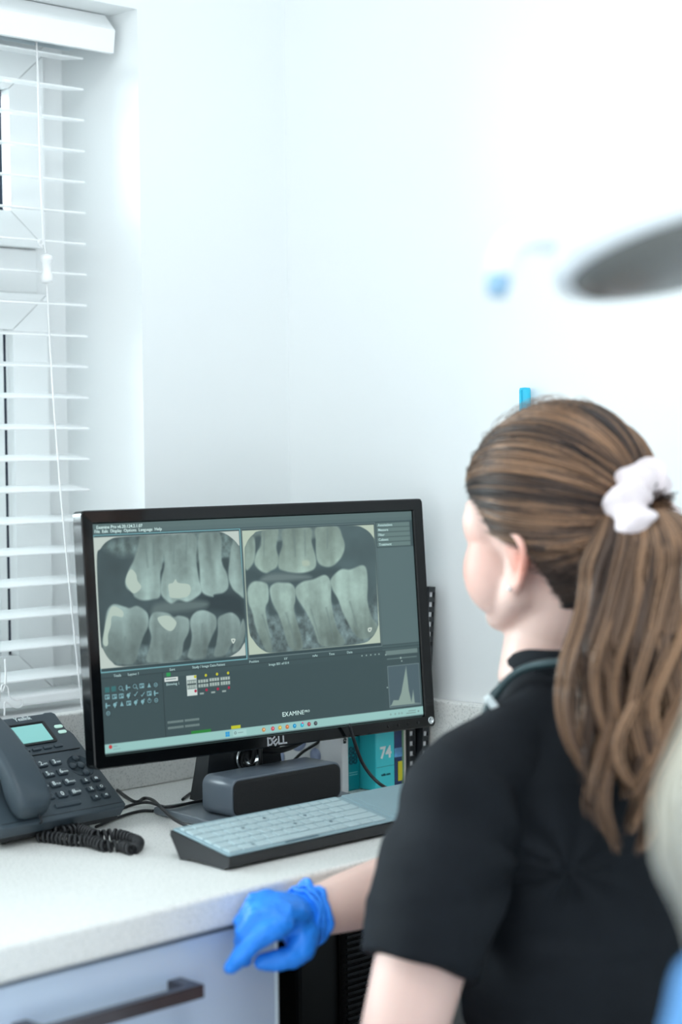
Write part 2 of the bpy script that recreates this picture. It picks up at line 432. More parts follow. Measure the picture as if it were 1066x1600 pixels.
def rrect(x, y, r, n=4):
    P = []
    for cx, cy, a0 in ((x - r, y - r, 0), (-x + r, y - r, 90), (-x + r, -y + r, 180), (x - r, -y + r, 270)):
        for k in range(n + 1):
            a = math.radians(a0 + 90 * k / n); P.append((cx + r * math.cos(a), cy + r * math.sin(a)))
    return P
def loop_surface(mb, loops, cap0=True, cap1=True, smooth=False):
    n = len(loops[0]); vs = [q for l in loops for q in l]; fs = []
    for i in range(len(loops) - 1):
        for k in range(n): fs.append([i * n + k, i * n + (k + 1) % n, (i + 1) * n + (k + 1) % n, (i + 1) * n + k])
    if cap0: fs.append(list(range(n))[::-1])
    if cap1: fs.append([(len(loops) - 1) * n + k for k in range(n)])
    mb.raw(vs, fs, smooth)
def lp(x, y, r, z): return [(a, b, z) for a, b in rrect(x, y, r)]
loop_surface(m, [lp(IX, IY, 0.0005, -0.001), lp(IX, IY, 0.0005, 0.0015), lp(IX + 0.001, IY + 0.001, 0.001, 0.0035), lp(OX - 0.0015, OY - 0.0015, 0.004, 0.0045), lp(OX, OY, 0.0055, 0.003), lp(OX, OY, 0.0055, -0.016), lp(OX - 0.002, OY - 0.002, 0.005, -0.018), lp(IX, IY, 0.001, -0.018)], False, False)
m.build('bezel', BLACKG, mon)
m = MB(PM)
loop_surface(m, [lp(OX - 0.0025, OY - 0.0025, 0.005, -0.0181), lp(OX - 0.004, OY - 0.004, 0.01, -0.024), lp(0.20, 0.11, 0.02, -0.034), lp(0.15, 0.085, 0.02, -0.044)])
m.build('back_cover', BLACKP, mon)

# what the screen shows, haze and reflection put into the colours of a fine grid
SCR = {
 'x1': [(-0.0, 0.0607), (0.4245, 0.0583), (0.4265, 0.6305), (-0.0009, 0.6258)],
 'p1': [(-0.0007, 0.0497), (0.4305, 0.0471), (0.4326, 0.6478), (-0.0016, 0.6475)],
 'film1': [(0.0069, 0.1615), (0.0198, 0.1077), (0.0463, 0.0719), (0.0873, 0.0615), (0.2437, 0.0621), (0.3517, 0.0583), (0.3895, 0.0748), (0.4209, 0.1225), (0.4273, 0.1726), (0.4311, 0.5115), (0.4172, 0.5839), (0.391, 0.6173), (0.352, 0.6308), (0.2229, 0.6263), (0.0672, 0.6255), (0.0327, 0.5993), (0.012, 0.5456), (0.0054, 0.49)],
 'bone1': [(0.0304, 0.0928), (0.1388, 0.0612), (0.4288, 0.0611), (0.4301, 0.1728), (0.3907, 0.1877), (0.2921, 0.2021), (0.1861, 0.1928), (0.1253, 0.1477), (0.0693, 0.1392)],
 'T1': [(0.1389, 0.0572), (0.2014, 0.0616), (0.1924, 0.1934), (0.1847, 0.2328), (0.1812, 0.3285), (0.1571, 0.3435), (0.1286, 0.3445), (0.1085, 0.3288), (0.1016, 0.3083), (0.087, 0.287), (0.0835, 0.255), (0.0949, 0.2086), (0.1091, 0.1702), (0.1239, 0.1158)],
 'T1f': [(0.1027, 0.2054), (0.1148, 0.2263), (0.1188, 0.2584), (0.1282, 0.2832), (0.1198, 0.3022), (0.104, 0.3109), (0.0896, 0.2833), (0.0845, 0.2551), (0.0919, 0.2202)],
 'T2': [(0.204, 0.0618), (0.2918, 0.0639), (0.2927, 0.1859), (0.2977, 0.2676), (0.3038, 0.321), (0.2866, 0.3477), (0.2592, 0.365), (0.233, 0.3541), (0.2113, 0.3678), (0.1887, 0.3373), (0.1821, 0.3046), (0.1883, 0.2491), (0.1995, 0.186)],
 'T2f': [(0.2065, 0.283), (0.2199, 0.2762), (0.2284, 0.261), (0.2358, 0.2778), (0.2673, 0.289), (0.2704, 0.3217), (0.2546, 0.3443), (0.2122, 0.3422), (0.2069, 0.3151)],
 'T3': [(0.3053, 0.0648), (0.3679, 0.0651), (0.3685, 0.1923), (0.3828, 0.2511), (0.385, 0.3088), (0.3686, 0.3358), (0.341, 0.3412), (0.3352, 0.3512), (0.3087, 0.3337), (0.3003, 0.3003), (0.3011, 0.2191)],
 'T4': [(0.3935, 0.1862), (0.4046, 0.113), (0.428, 0.0817), (0.4369, 0.2147), (0.4341, 0.3591), (0.4124, 0.3445), (0.3968, 0.3182), (0.3866, 0.2679)],
 'gap1': [(0.1887, 0.193), (0.1978, 0.1898), (0.1933, 0.2255), (0.1883, 0.2491)],
 'gap2': [(0.2894, 0.2018), (0.2987, 0.1986), (0.2997, 0.2271), (0.2944, 0.2551)],
 'gap3': [(0.37, 0.1826), (0.391, 0.1819), (0.387, 0.2268), (0.3816, 0.2551), (0.3734, 0.2092)],
 'bar1': [(0.1527, 0.3933), (0.18, 0.362), (0.3075, 0.3661), (0.3118, 0.3975), (0.231, 0.4062), (0.1627, 0.4048)],
 'dark1': [(0.2111, 0.3718), (0.286, 0.3638), (0.3084, 0.3418), (0.385, 0.3375), (0.4253, 0.3706), (0.4258, 0.4614), (0.4087, 0.4429), (0.2847, 0.4002), (0.3117, 0.3991)],
 'B1': [(0.0277, 0.3831), (0.0464, 0.3537), (0.0765, 0.3665), (0.0915, 0.3745), (0.1123, 0.3673), (0.1322, 0.387), (0.1427, 0.4121), (0.141, 0.4596), (0.1254, 0.5054), (0.1134, 0.5514), (0.0904, 0.6194), (0.0278, 0.5947), (0.0103, 0.5219), (0.0175, 0.4602)],
 'B1f': [(0.0437, 0.3613), (0.0707, 0.384), (0.0698, 0.4115), (0.0421, 0.4043), (0.0356, 0.4468), (0.0267, 0.4849), (0.0253, 0.5239), (0.0175, 0.5322), (0.0116, 0.5142), (0.0175, 0.4602), (0.0269, 0.4065)],
 'B2': [(0.1491, 0.4208), (0.1629, 0.4), (0.1992, 0.409), (0.217, 0.4287), (0.2304, 0.4238), (0.2513, 0.4327), (0.2614, 0.4501), (0.2585, 0.4982), (0.2419, 0.5445), (0.2232, 0.6183), (0.1342, 0.6177), (0.1417, 0.5552), (0.1486, 0.5083), (0.1431, 0.4599)],
 'B2f': [(0.1725, 0.4235), (0.2015, 0.4205), (0.2231, 0.4495), (0.2178, 0.477), (0.2042, 0.4898), (0.1864, 0.4732), (0.1718, 0.4434)],
 'B3': [(0.2684, 0.4347), (0.2842, 0.4123), (0.3059, 0.4082), (0.3271, 0.4212), (0.3416, 0.4433), (0.3422, 0.4842), (0.3287, 0.5233), (0.3134, 0.5701), (0.3007, 0.6211), (0.2526, 0.6144), (0.2615, 0.5632), (0.267, 0.5154), (0.2634, 0.4665)],
 'B4': [(0.3478, 0.4522), (0.3649, 0.4337), (0.3899, 0.4284), (0.4084, 0.4511), (0.4154, 0.4849), (0.4052, 0.533), (0.3814, 0.5791), (0.3634, 0.6176), (0.3307, 0.6172), (0.3381, 0.5652), (0.3456, 0.5091)],
 'B5': [(0.4247, 0.4612), (0.4288, 0.5277), (0.4086, 0.591), (0.3859, 0.6044), (0.4056, 0.5248)],
 'g1': [(0.1419, 0.4637), (0.1414, 0.5352), (0.1156, 0.5342), (0.1282, 0.4978)],
 'g2': [(0.2607, 0.4985), (0.2636, 0.5635), (0.2351, 0.5838), (0.2447, 0.5408)],
 'g3': [(0.3424, 0.5087), (0.3405, 0.5737), (0.3133, 0.5741), (0.3286, 0.5273)],
 'low1': [(0.0025, 0.5287), (0.1115, 0.5313), (0.1474, 0.54), (0.2357, 0.5678), (0.415, 0.5672), (0.4265, 0.6305), (-0.0009, 0.6258)],
 'mk1': [(0.3842, 0.5484), (0.3974, 0.5501), (0.39, 0.5704)],
 'x2': [(0.4378, 0.0577), (0.8661, 0.0552), (0.8647, 0.6279), (0.4349, 0.6286)],
 'p2': [(0.4334, 0.0459), (0.8725, 0.0453), (0.8706, 0.6453), (0.4316, 0.6519)],
 'film2': [(0.4401, 0.1841), (0.4472, 0.1228), (0.4698, 0.0802), (0.5036, 0.0621), (0.6643, 0.0576), (0.792, 0.0587), (0.8305, 0.0732), (0.8585, 0.1123), (0.8658, 0.1732), (0.8622, 0.4978), (0.858, 0.5529), (0.8349, 0.6009), (0.7948, 0.6233), (0.6415, 0.6256), (0.518, 0.6268), (0.4823, 0.613), (0.4541, 0.5651), (0.4401, 0.4928)],
 'U0': [(0.4438, 0.0872), (0.4723, 0.0937), (0.472, 0.1779), (0.4615, 0.2169), (0.4406, 0.2327)],
 'U1': [(0.5007, 0.0602), (0.5494, 0.059), (0.5402, 0.1388), (0.546, 0.1929), (0.5395, 0.2326), (0.5206, 0.2488), (0.502, 0.2586), (0.4788, 0.2361), (0.4692, 0.2042), (0.4787, 0.1607), (0.4939, 0.1264)],
 'U2': [(0.5677, 0.0602), (0.6517, 0.0586), (0.6551, 0.1295), (0.666, 0.203), (0.6617, 0.2479), (0.6371, 0.2656), (0.5997, 0.2676), (0.5571, 0.2521), (0.5438, 0.233), (0.5476, 0.1841), (0.5619, 0.1315)],
 'U2f': [(0.6218, 0.2128), (0.6423, 0.2146), (0.6433, 0.2355), (0.6227, 0.2355)],
 'U3': [(0.6738, 0.0564), (0.7405, 0.0572), (0.7576, 0.1097), (0.7635, 0.156), (0.7505, 0.2054), (0.7201, 0.244), (0.6946, 0.2463), (0.6733, 0.2263), (0.6673, 0.1849), (0.6693, 0.1215)],
 'ubone2': [(0.4448, 0.0608), (0.6769, 0.0566), (0.6743, 0.1219), (0.5984, 0.1433), (0.4887, 0.1349), (0.4428, 0.1137)],
 'g4': [(0.4753, 0.0939), (0.4964, 0.0928), (0.4808, 0.152), (0.4709, 0.1601)],
 'g5': [(0.5439, 0.1212), (0.5612, 0.118), (0.5495, 0.1664), (0.5432, 0.1704)],
 'g6': [(0.6542, 0.1204), (0.6696, 0.1125), (0.6671, 0.1758), (0.6634, 0.1574)],
 'bar2': [(0.4892, 0.2788), (0.5322, 0.2632), (0.6303, 0.2795), (0.6371, 0.2982), (0.5005, 0.2994)],
 'dark2': [(0.4404, 0.2371), (0.4786, 0.2405), (0.502, 0.2604), (0.5996, 0.2694), (0.6626, 0.2571), (0.7007, 0.2514), (0.7449, 0.2645), (0.7116, 0.298), (0.5917, 0.3136), (0.4645, 0.2941), (0.4394, 0.3252)],
 'L0': [(0.4442, 0.3257), (0.4645, 0.2941), (0.5003, 0.3047), (0.5083, 0.3322), (0.5062, 0.3853), (0.4951, 0.4374), (0.5095, 0.6123), (0.4884, 0.6094), (0.4624, 0.5043), (0.4532, 0.4326), (0.443, 0.3873)],
 'L1': [(0.5125, 0.3326), (0.5305, 0.3076), (0.5549, 0.3082), (0.5793, 0.3142), (0.5925, 0.3407), (0.5916, 0.3945), (0.5864, 0.4478), (0.6078, 0.6121), (0.5674, 0.6157), (0.5468, 0.5147), (0.5368, 0.46), (0.518, 0.3955)],
 'L2': [(0.5937, 0.3408), (0.6166, 0.3115), (0.6545, 0.3016), (0.693, 0.2853), (0.7105, 0.3252), (0.7081, 0.4161), (0.7211, 0.5361), (0.7434, 0.6165), (0.6671, 0.6155), (0.6455, 0.5268), (0.6235, 0.452), (0.5981, 0.3862)],
 'L3': [(0.7112, 0.3071), (0.7449, 0.2645), (0.777, 0.2674), (0.8167, 0.2506), (0.8321, 0.2724), (0.8336, 0.3465), (0.8293, 0.42), (0.8393, 0.4951), (0.8611, 0.5718), (0.7957, 0.6004), (0.7488, 0.4846), (0.7326, 0.4096), (0.7138, 0.3529)],
 'low2': [(0.442, 0.4137), (0.5132, 0.4394), (0.5987, 0.4492), (0.713, 0.4212), (0.8347, 0.4483), (0.8651, 0.396), (0.8647, 0.6279), (0.4349, 0.6286)],
 'g7': [(0.5074, 0.3854), (0.5199, 0.4224), (0.5341, 0.4507), (0.5066, 0.452)],
 'g8': [(0.5916, 0.3945), (0.6142, 0.4509), (0.5922, 0.4574)],
 'g9': [(0.7122, 0.3619), (0.7322, 0.4187), (0.7128, 0.4257)],
 'mk2': [(0.8257, 0.5535), (0.8389, 0.5524), (0.8342, 0.5703), (0.8264, 0.5693)],
 'icons': [(0.0161, 0.7209), (0.0343, 0.7195), (0.0539, 0.7191), (0.0745, 0.7195), (0.0939, 0.7175), (0.1137, 0.7185), (0.1346, 0.7196), (0.1537, 0.7204), (0.015, 0.7517), (0.0354, 0.7535), (0.0545, 0.7538), (0.0741, 0.7542), (0.0949, 0.7525), (0.1146, 0.7578), (0.1338, 0.7552), (0.1533, 0.7569), (0.0151, 0.7889), (0.035, 0.7887), (0.0546, 0.7885), (0.0743, 0.7882), (0.0936, 0.7878), (0.1135, 0.7876), (0.1331, 0.7872), (0.1526, 0.7883), (0.0152, 0.8227)],
 'th0': [(0.2437, 0.6945), (0.274, 0.6947), (0.2736, 0.7848), (0.2437, 0.7851)],
 'th1': [(0.2771, 0.7163), (0.3081, 0.7159), (0.3087, 0.754), (0.2776, 0.7549)],
 'th2': [(0.3111, 0.7142), (0.3415, 0.7136), (0.342, 0.7533), (0.3116, 0.7544)],
 'th3': [(0.3444, 0.7141), (0.374, 0.7148), (0.3745, 0.7532), (0.3449, 0.7545)],
 'yel': [(0.2699, 0.7021), (0.3019, 0.7004), (0.3356, 0.7003), (0.3691, 0.7001)],
 'red': [(0.2689, 0.7659), (0.3014, 0.766), (0.3355, 0.767), (0.3691, 0.7663)],
 'misc6': [(0.198, 0.6805), (0.1796, 0.6943), (0.2189, 0.6951), (0.1811, 0.8849), (0.2741, 0.8867), (0.1796, 0.9262), (0.2737, 0.9244), (0.2549, 0.95), (0.308, 0.9524), (0.3695, 0.9488), (0.3968, 0.9493), (0.3572, 0.9745), (0.3799, 0.9757), (0.3983, 0.9761), (0.0165, 0.9663), (0.1771, 0.6723), (0.1742, 0.9446), (0.0889, 0.6628), (0.1728, 0.6609)],
 'logo': [(0.5285, 0.918), (0.6125, 0.9121), (0.5293, 0.898)],
 'task': [(0.4685, 0.978), (0.4971, 0.9752), (0.5196, 0.9744), (0.5428, 0.9753), (0.5662, 0.9754), (0.5904, 0.9733), (0.6127, 0.9772), (0.6342, 0.977), (0.9018, 0.978), (0.9169, 0.9781), (0.9626, 0.98)],
 'hist': [(0.8856, 0.7457), (0.9951, 0.7513), (0.9919, 0.9424), (0.8841, 0.9389)],
 'peak': [(0.8917, 0.93), (0.8986, 0.9101), (0.9166, 0.9131), (0.9273, 0.8768), (0.9489, 0.7531), (0.9537, 0.8725), (0.9605, 0.9288), (0.9691, 0.8707), (0.9719, 0.9349), (0.9913, 0.9398), (0.8842, 0.9372)],
 'rp': [(0.8808, 0.6886), (0.9933, 0.6914), (0.8859, 0.7104), (0.9862, 0.7134), (0.8688, 0.6155), (0.88, 0.6338)],
 'taskbar': [(0.445, 0.9554), (1.0003, 0.9609), (0.9999, 0.9991), (0.4433, 0.9974)],
 'sidel': [(0.8743, 0.0482), (0.9955, 0.037), (0.8792, 0.1696), (0.9901, 0.164), (0.8706, 0.6453), (0.9865, 0.6486)],
 'menu': [(0.0008, 0.0083), (0.089, 0.014), (-0.0, 0.0317), (0.1242, 0.0362), (-0.0007, 0.0497)],
 'wtxt': [(0.4326, 0.6591), (0.4654, 0.6602), (0.4917, 0.6808), (0.5464, 0.6806), (0.4872, 0.6403), (0.5448, 0.6438), (0.5595, 0.661), (0.6402, 0.6597), (0.6969, 0.6603), (0.7577, 0.6614)],
}

NX, NY = 1000, 563
def screen_image():
    U, V = np.meshgrid((np.arange(NX) + 0.5) / NX, (np.arange(NY) + 0.5) / NY)
    asp = SH / SW
    img = np.zeros((NY, NX, 3)); img[:] = (58, 77, 80)
    rng = np.random.RandomState(3)
    def fbm(cells, oct=3, stretch=(1, 1)):
        out = np.zeros((NY, NX)); amp = 1; tot = 0
        for o in range(oct):
            cx = int(cells * stretch[0] * 2 ** o) + 2; cy = int(cells * asp * stretch[1] * 2 ** o) + 2
            g = rng.rand(cy + 1, cx + 1); x = U * (cx - 0.001); y = V * (cy - 0.001)
            xi = x.astype(int); yi = y.astype(int); fx = x - xi; fy = y - yi; fx = fx * fx * (3 - 2 * fx); fy = fy * fy * (3 - 2 * fy)
            out += amp * ((g[yi, xi] * (1 - fx) + g[yi, xi + 1] * fx) * (1 - fy) + (g[yi + 1, xi] * (1 - fx) + g[yi + 1, xi + 1] * fx) * fy)
            tot += amp; amp *= 0.5
        return out / tot - 0.5
    N1 = fbm(60, 3); N2 = fbm(16, 3); N3 = fbm(40, 2, (1, 0.15))
    def smooth_poly(P, n=5):
        P = np.array(P, float); K = len(P); out = []
        for i in range(K):
            a, b, c, d = P[i - 1], P[i], P[(i + 1) % K], P[(i + 2) % K]
            for k in range(n):
                t = k / n
                out.append(0.5 * ((2 * b) + (c - a) * t + (2 * a - 5 * b + 4 * c - d) * t * t + (3 * b - a - 3 * c + d) * t ** 3))
        return np.array(out)
    def sdf(P, sm=True, pad=0.03):
        P = smooth_poly(P) if sm else np.array(P, float)
        x0, y0 = P.min(0) - pad; x1, y1 = P.max(0) + pad
        i0, i1 = max(0, int(x0 * NX)), min(NX, int(x1 * NX) + 1); j0, j1 = max(0, int(y0 * NY)), min(NY, int(y1 * NY) + 1)
        X = U[j0:j1, i0:i1]; Y = V[j0:j1, i0:i1] * asp
        Q = P.copy(); Q[:, 1] *= asp
        d = np.full(X.shape, 9.0); ins = np.zeros(X.shape, bool)
        for k in range(len(Q)):
            a = Q[k]; b = Q[(k + 1) % len(Q)]; e = b - a; L = e @ e + 1e-12
            t = np.clip(((X - a[0]) * e[0] + (Y - a[1]) * e[1]) / L, 0, 1)
            d = np.minimum(d, (X - a[0] - t * e[0]) ** 2 + (Y - a[1] - t * e[1]) ** 2)
            c = (a[1] > Y) != (b[1] > Y)
            ins ^= c & (X < (b[0] - a[0]) * (Y - a[1]) / (b[1] - a[1] + 1e-15) + a[0])
        return (slice(j0, j1), slice(i0, i1)), np.where(ins, np.sqrt(d), -np.sqrt(d))
    def fill(P, col, soft=0.0012, sm=True, op=1.0, tex=None, texamt=0, rim=0, clip=None):
        sl, d = sdf(P, sm)
        a = np.clip(d / soft * 0.5 + 0.5, 0, 1) * op
        if clip is not None: a = a * clip[sl]
        c = np.array(col, float)[None, None, :] * np.ones(d.shape + (1,))
        if tex is not None: c = c * (1 + texamt * tex[sl])[..., None]
        if rim: c = c * (1 + rim * np.exp(-np.maximum(d, 0) / 0.004))[..., None]
        img[sl] = img[sl] * (1 - a[..., None]) + c * a[..., None]
    def rect(u0, v0, u1, v1, col, op=1.0, soft=0.0008): fill([(u0, v0), (u1, v0), (u1, v1), (u0, v1)], col, soft, False, op)
    # window chrome
    rect(0, 0, 1, 0.028, (88, 110, 110)); rect(0, 0.026, 1, 0.046, (84, 106, 107)); rect(0, 0.044, 1, 0.05, (58, 80, 84))
    for s, flip in ((1, False), (2, True)):
        P = SCR['p%d' % s]; u0, u1 = (0.0005, 0.431) if s == 1 else (0.4335, 0.871)
        lc = (120, 178, 186) if s == 1 else (98, 118, 120)
        rect(u0, 0.048, u1, 0.647, lc); rect(u0 + 0.0022, 0.052, u1 - 0.003, 0.642, (50, 70, 74))
        x0, x1 = (0.0, 0.4262) if s == 1 else (0.4362, 0.8655)
        rect(x0, 0.0585, x1, 0.6285, (190, 203, 196) if s == 1 else (182, 198, 180))
        film = SCR['film%d' % s]
        sl, d = sdf(film); clip = np.zeros((NY, NX)); clip[sl] = np.clip(d / 0.0016 * 0.5 + 0.5, 0, 1)
        base = (62, 79, 82) if s == 1 else (74, 94, 97)
        GU = np.clip((V - 0.17) / 0.10, -1, 1) * 0.35; GL = np.clip((0.47 - V) / 0.09, -1, 1) * 0.35
        fill(film, base, tex=N2, texamt=0.25)
        f = lambda k, c, **kw: fill(SCR[k], c, clip=clip, **kw)
        if s == 1:
            f('bone1', (94, 114, 113), soft=0.012, tex=N1, texamt=0.8)
            f('low1', (88, 106, 107), soft=0.02, tex=N1, texamt=0.9)
            f('dark1', (42, 57, 61), soft=0.012)
            for k in ('gap1', 'gap2', 'gap3', 'g1', 'g2', 'g3'): f(k, (56, 72, 74), soft=0.004)
            f('bar1', (92, 110, 110), soft=0.007)
            for k in ('T1', 'T2', 'T3', 'T4'): f(k, (128, 150, 146), soft=0.003, tex=N3 + GU + 0.4 * N1, texamt=0.36, rim=0.05)
            for k in ('B5', 'B1', 'B2', 'B3', 'B4'): f(k, (124, 145, 142), soft=0.0028, tex=N3 + GL + 0.4 * N1, texamt=0.36, rim=0.06)
            for k in ('T1f', 'T2f', 'B1f', 'B2f'): f(k, (178, 197, 186), soft=0.0014)
            mk = 'mk1'
        else:
            f('ubone2', (102, 122, 120), soft=0.012, tex=N1, texamt=0.3)
            f('low2', (96, 115, 116), soft=0.02, tex=N1, texamt=0.9)
            f('dark2', (60, 78, 81), soft=0.010)
            for k in ('g4', 'g5', 'g6', 'g7', 'g8', 'g9'): f(k, (66, 84, 86), soft=0.004)
            f('bar2', (102, 120, 120), soft=0.006)
            for k in ('U0', 'U1', 'U2', 'U3'): f(k, (134, 156, 147), soft=0.003, tex=N3 + GU + 0.4 * N1, texamt=0.32, rim=0.05)
            for k in ('L0', 'L1', 'L2', 'L3'): f(k, (130, 152, 145), soft=0.003, tex=N3 + GL + 0.4 * N1, texamt=0.36, rim=0.06)
            f('U2f', (168, 186, 170), soft=0.003)
            mk = 'mk2'
        # tooth shading: brighter crowns, long dark root canals
        P = np.array(SCR[mk]); c = P.mean(0)
        fill(P, (205, 218, 208), soft=0.0012); fill((P - c) * 0.45 + c, (110, 130, 128), soft=0.0012, sm=False)
    for a, b, hgt in ((('T1'), 0.25, 0), (('T2'), 0.3, 0)): pass
    cr = SCR
    def canal(x0, y0, x1, y1, wd=0.0016, col=(104, 124, 122)):
        fill([(x0 - wd, y0), (x0 + wd, y0), (x1 + wd * 0.5, y1), (x1 - wd * 0.5, y1)], col, soft=0.004, sm=False, op=0.7)
    for q in ((0.145, 0.075, 0.150, 0.20), (0.170, 0.08, 0.168, 0.19), (0.232, 0.07, 0.225, 0.19), (0.268, 0.07, 0.262, 0.18), (0.335, 0.07, 0.335, 0.18), (0.075, 0.50, 0.06, 0.60), (0.11, 0.50, 0.10, 0.61), (0.195, 0.50, 0.18, 0.61), (0.225, 0.50, 0.215, 0.61), (0.300, 0.47, 0.290, 0.60), (0.365, 0.50, 0.352, 0.60),
              (0.505, 0.07, 0.500, 0.18), (0.60, 0.07, 0.60, 0.19), (0.635, 0.07, 0.632, 0.19), (0.71, 0.07, 0.705, 0.16), (0.485, 0.45, 0.510, 0.60), (0.56, 0.45, 0.585, 0.60), (0.64, 0.44, 0.665, 0.60), (0.69, 0.44, 0.71, 0.60), (0.77, 0.42, 0.79, 0.55)): canal(*q)
    # right-hand tool list, lower bands
    for k in range(5):
        v = 0.052 + k * 0.0235; rect(0.8745, v, 0.99, v + 0.020, (100, 124, 122)); rect(0.8745, v + 0.020, 0.99, v + 0.0225, (74, 94, 96))
    rect(0.872, 0.172, 1, 0.64, (86, 108, 110))
    rect(0, 0.6495, 0.871, 0.668, (60, 80, 83)); rect(0, 0.668, 1, 0.672, (46, 62, 66)); rect(0.178, 0.672, 0.871, 0.692, (64, 84, 86)); rect(0.26, 0.674, 0.871, 0.955, (56, 76, 79), op=0.6)
    rect(0.1735, 0.67, 0.1755, 0.955, (40, 54, 58))
    for v in (0.645, 0.66): rect(0.871, v, 1, v + 0.008, (70, 92, 94))
    rect(0.881, 0.670, 0.992, 0.692, (106, 128, 126)); rect(0.884, 0.708, 0.988, 0.713, (96, 118, 118)); rect(0.93, 0.706, 0.934, 0.715, (170, 190, 186))
    for u, v in ((0.8808, 0.6886), (0.935, 0.726), (0.88, 0.846), (0.80, 0.682), (0.815, 0.682), (0.83, 0.682), (0.845, 0.682), (0.858, 0.682)): rect(u - 0.002, v - 0.003, u + 0.002, v + 0.003, (160, 182, 178))
    rect(0.884, 0.744, 0.994, 0.945, (120, 140, 142)); rect(0.8855, 0.7465, 0.9925, 0.9425, (74, 94, 102))
    fill(SCR['peak'], (136, 158, 150), soft=0.0015, sm=False)
    # icons
    A = (128, 176, 184)
    for i, (u, v) in enumerate(SCR['icons']):
        r = 0.0065; ry = r / asp
        if i < 2: rect(u - r, v - ry, u + r, v + ry, (52, 110, 112)); continue
        rect(u - 0.0082, v - 0.0082 / asp, u + 0.0082, v + 0.0082 / asp, (48, 62, 66), op=0.6)
        dd = np.hypot(U - u, (V - v) * asp); k = i % 6
        if i in (4, 2, 7, 22, 23, 24):
            a = np.clip(1 - np.abs(dd - 0.0048) / 0.0014, 0, 1)[..., None]; img[:] = img * (1 - a) + np.array(A) * a
            if i in (4, 2): fill([(u + 0.003, v + 0.006), (u + 0.005, v + 0.004), (u + 0.009, v + 0.013), (u + 0.007, v + 0.015)], A, 0.001, False)
            if i in (22,): rect(u - 0.001, v - 0.013, u + 0.001, v, A)
            if i in (23, 24, 7): rect(u - 0.003, v, u + 0.003, v + 0.003, A); rect(u - 0.003, v - 0.006, u - 0.0015, v - 0.003, A); rect(u + 0.0015, v - 0.006, u + 0.003, v - 0.003, A)
        elif i in (5, 8, 9, 10, 14, 19):
            rect(u - r, v - ry * 0.9, u + r, v + ry * 0.9, A); rect(u - r * 0.7, v - ry * 0.5, u - r * 0.1, v + ry * 0.5, (52, 72, 78)); rect(u + r * 0.2, v - ry * 0.5, u + r * 0.7, v + ry * 0.1, (52, 72, 78))
        elif i in (6, 18): fill([(u - r * 0.8, v + ry * 0.8), (u, v - ry), (u + r * 0.8, v + ry * 0.8)], A, 0.001, False)
        elif i in (11, 20, 21, 17): 
            a = np.clip((0.0052 - dd) / 0.001, 0, 1)[..., None]; img[:] = img * (1 - a) + np.array(A) * a; rect(u + 0.003, v - ry, u + r, v - ry * 0.5, A); rect(u - 0.0015, v + 0.006, u + 0.0015, v + 0.013, A)
        elif i in (12, 13): fill([(u - 0.005, v + 0.002), (u - 0.002, v + 0.009), (u + 0.007, v - 0.010), (u + 0.005, v - 0.011), (u - 0.002, v + 0.003), (u - 0.004, v - 0.001)], A, 0.0008, False)
        else: rect(u - r, v - 0.002, u + r, v + 0.003, A); rect(u - r * 0.9, v - ry, u - r * 0.3, v + ry, A)
    # patient line and thumbnails
    rect(0.186, 0.672, 0.198, 0.689, (40, 150, 80)); rect(0.1797, 0.694, 0.2190, 0.712, (215, 225, 222)); rect(0.183, 0.700, 0.214, 0.704, (110, 130, 130))
    rect(0.2437, 0.6945, 0.2737, 0.785, (205, 220, 216))
    for k, (u0, v0, u1, v1) in enumerate(((0.2455, 0.715, 0.272, 0.755), (0.2773, 0.716, 0.3085, 0.7545), (0.3113, 0.714, 0.3418, 0.754), (0.3446, 0.714, 0.3742, 0.754))):
        rect(u0, v0, u1, v1, (92, 112, 112))
        for j in range(4):
            uu = u0 + (j + 0.5) * (u1 - u0) / 4
            rect(uu - 0.0030, v0 + 0.003, uu + 0.0026, v0 + 0.016, (170, 186, 180)); rect(uu - 0.0030, v0 + 0.022, uu + 0.0026, v1 - 0.003, (165, 182, 176))
        rect(u0, v0 + 0.0165, u1, v0 + 0.021, (40, 56, 58))
    for u, v in SCR['yel']: a = np.clip((0.0042 - np.hypot(U - u, (V - v) * asp)) / 0.001, 0, 1)[..., None]; img[:] = img * (1 - a) + np.array((190, 190, 40)) * a
    for u, v in SCR['red']: a = np.clip((0.0042 - np.hypot(U - u, (V - v) * asp)) / 0.001, 0, 1)[..., None]; img[:] = img * (1 - a) + np.array((170, 30, 70)) * a
    for u in (0.281, 0.315, 0.348): rect(u, 0.776, u + 0.012, 0.784, (150, 168, 164))
    # tooth chart
    for j, v in enumerate((0.893, 0.918)):
        for k in range(26):
            if k in (13,): continue
            u = 0.182 + k * 0.0036; rect(u, v - 0.006, u + 0.0026, v + 0.004, (140, 160, 156), op=0.8)
    rect(0.249, 0.942, 0.308, 0.9555, (38, 130, 52)); rect(0.369, 0.940, 0.398, 0.9555, (190, 195, 40))
    # task bar
    rect(0, 0.9555, 1, 0.9945, (150, 196, 192)); rect(0, 0.9945, 1, 1, (92, 116, 118))
    def dot(u, v, r, c):
        a = np.clip((r - np.hypot(U - u, (V - v) * asp)) / 0.0012, 0, 1)[..., None]; img[:] = img * (1 - a) + np.array(c) * a
    dot(0.0165, 0.968, 0.0055, (190, 60, 60)); rect(0.024, 0.9655, 0.036, 0.969, (120, 150, 150)); rect(0.024, 0.979, 0.044, 0.982, (130, 160, 160))
    rect(0.3510, 0.9645, 0.3567, 0.9745, (30, 150, 215)); rect(0.3575, 0.9645, 0.3632, 0.9745, (30, 150, 215)); rect(0.3510, 0.976, 0.3567, 0.986, (30, 150, 215)); rect(0.3575, 0.976, 0.3632, 0.986, (30, 150, 215))
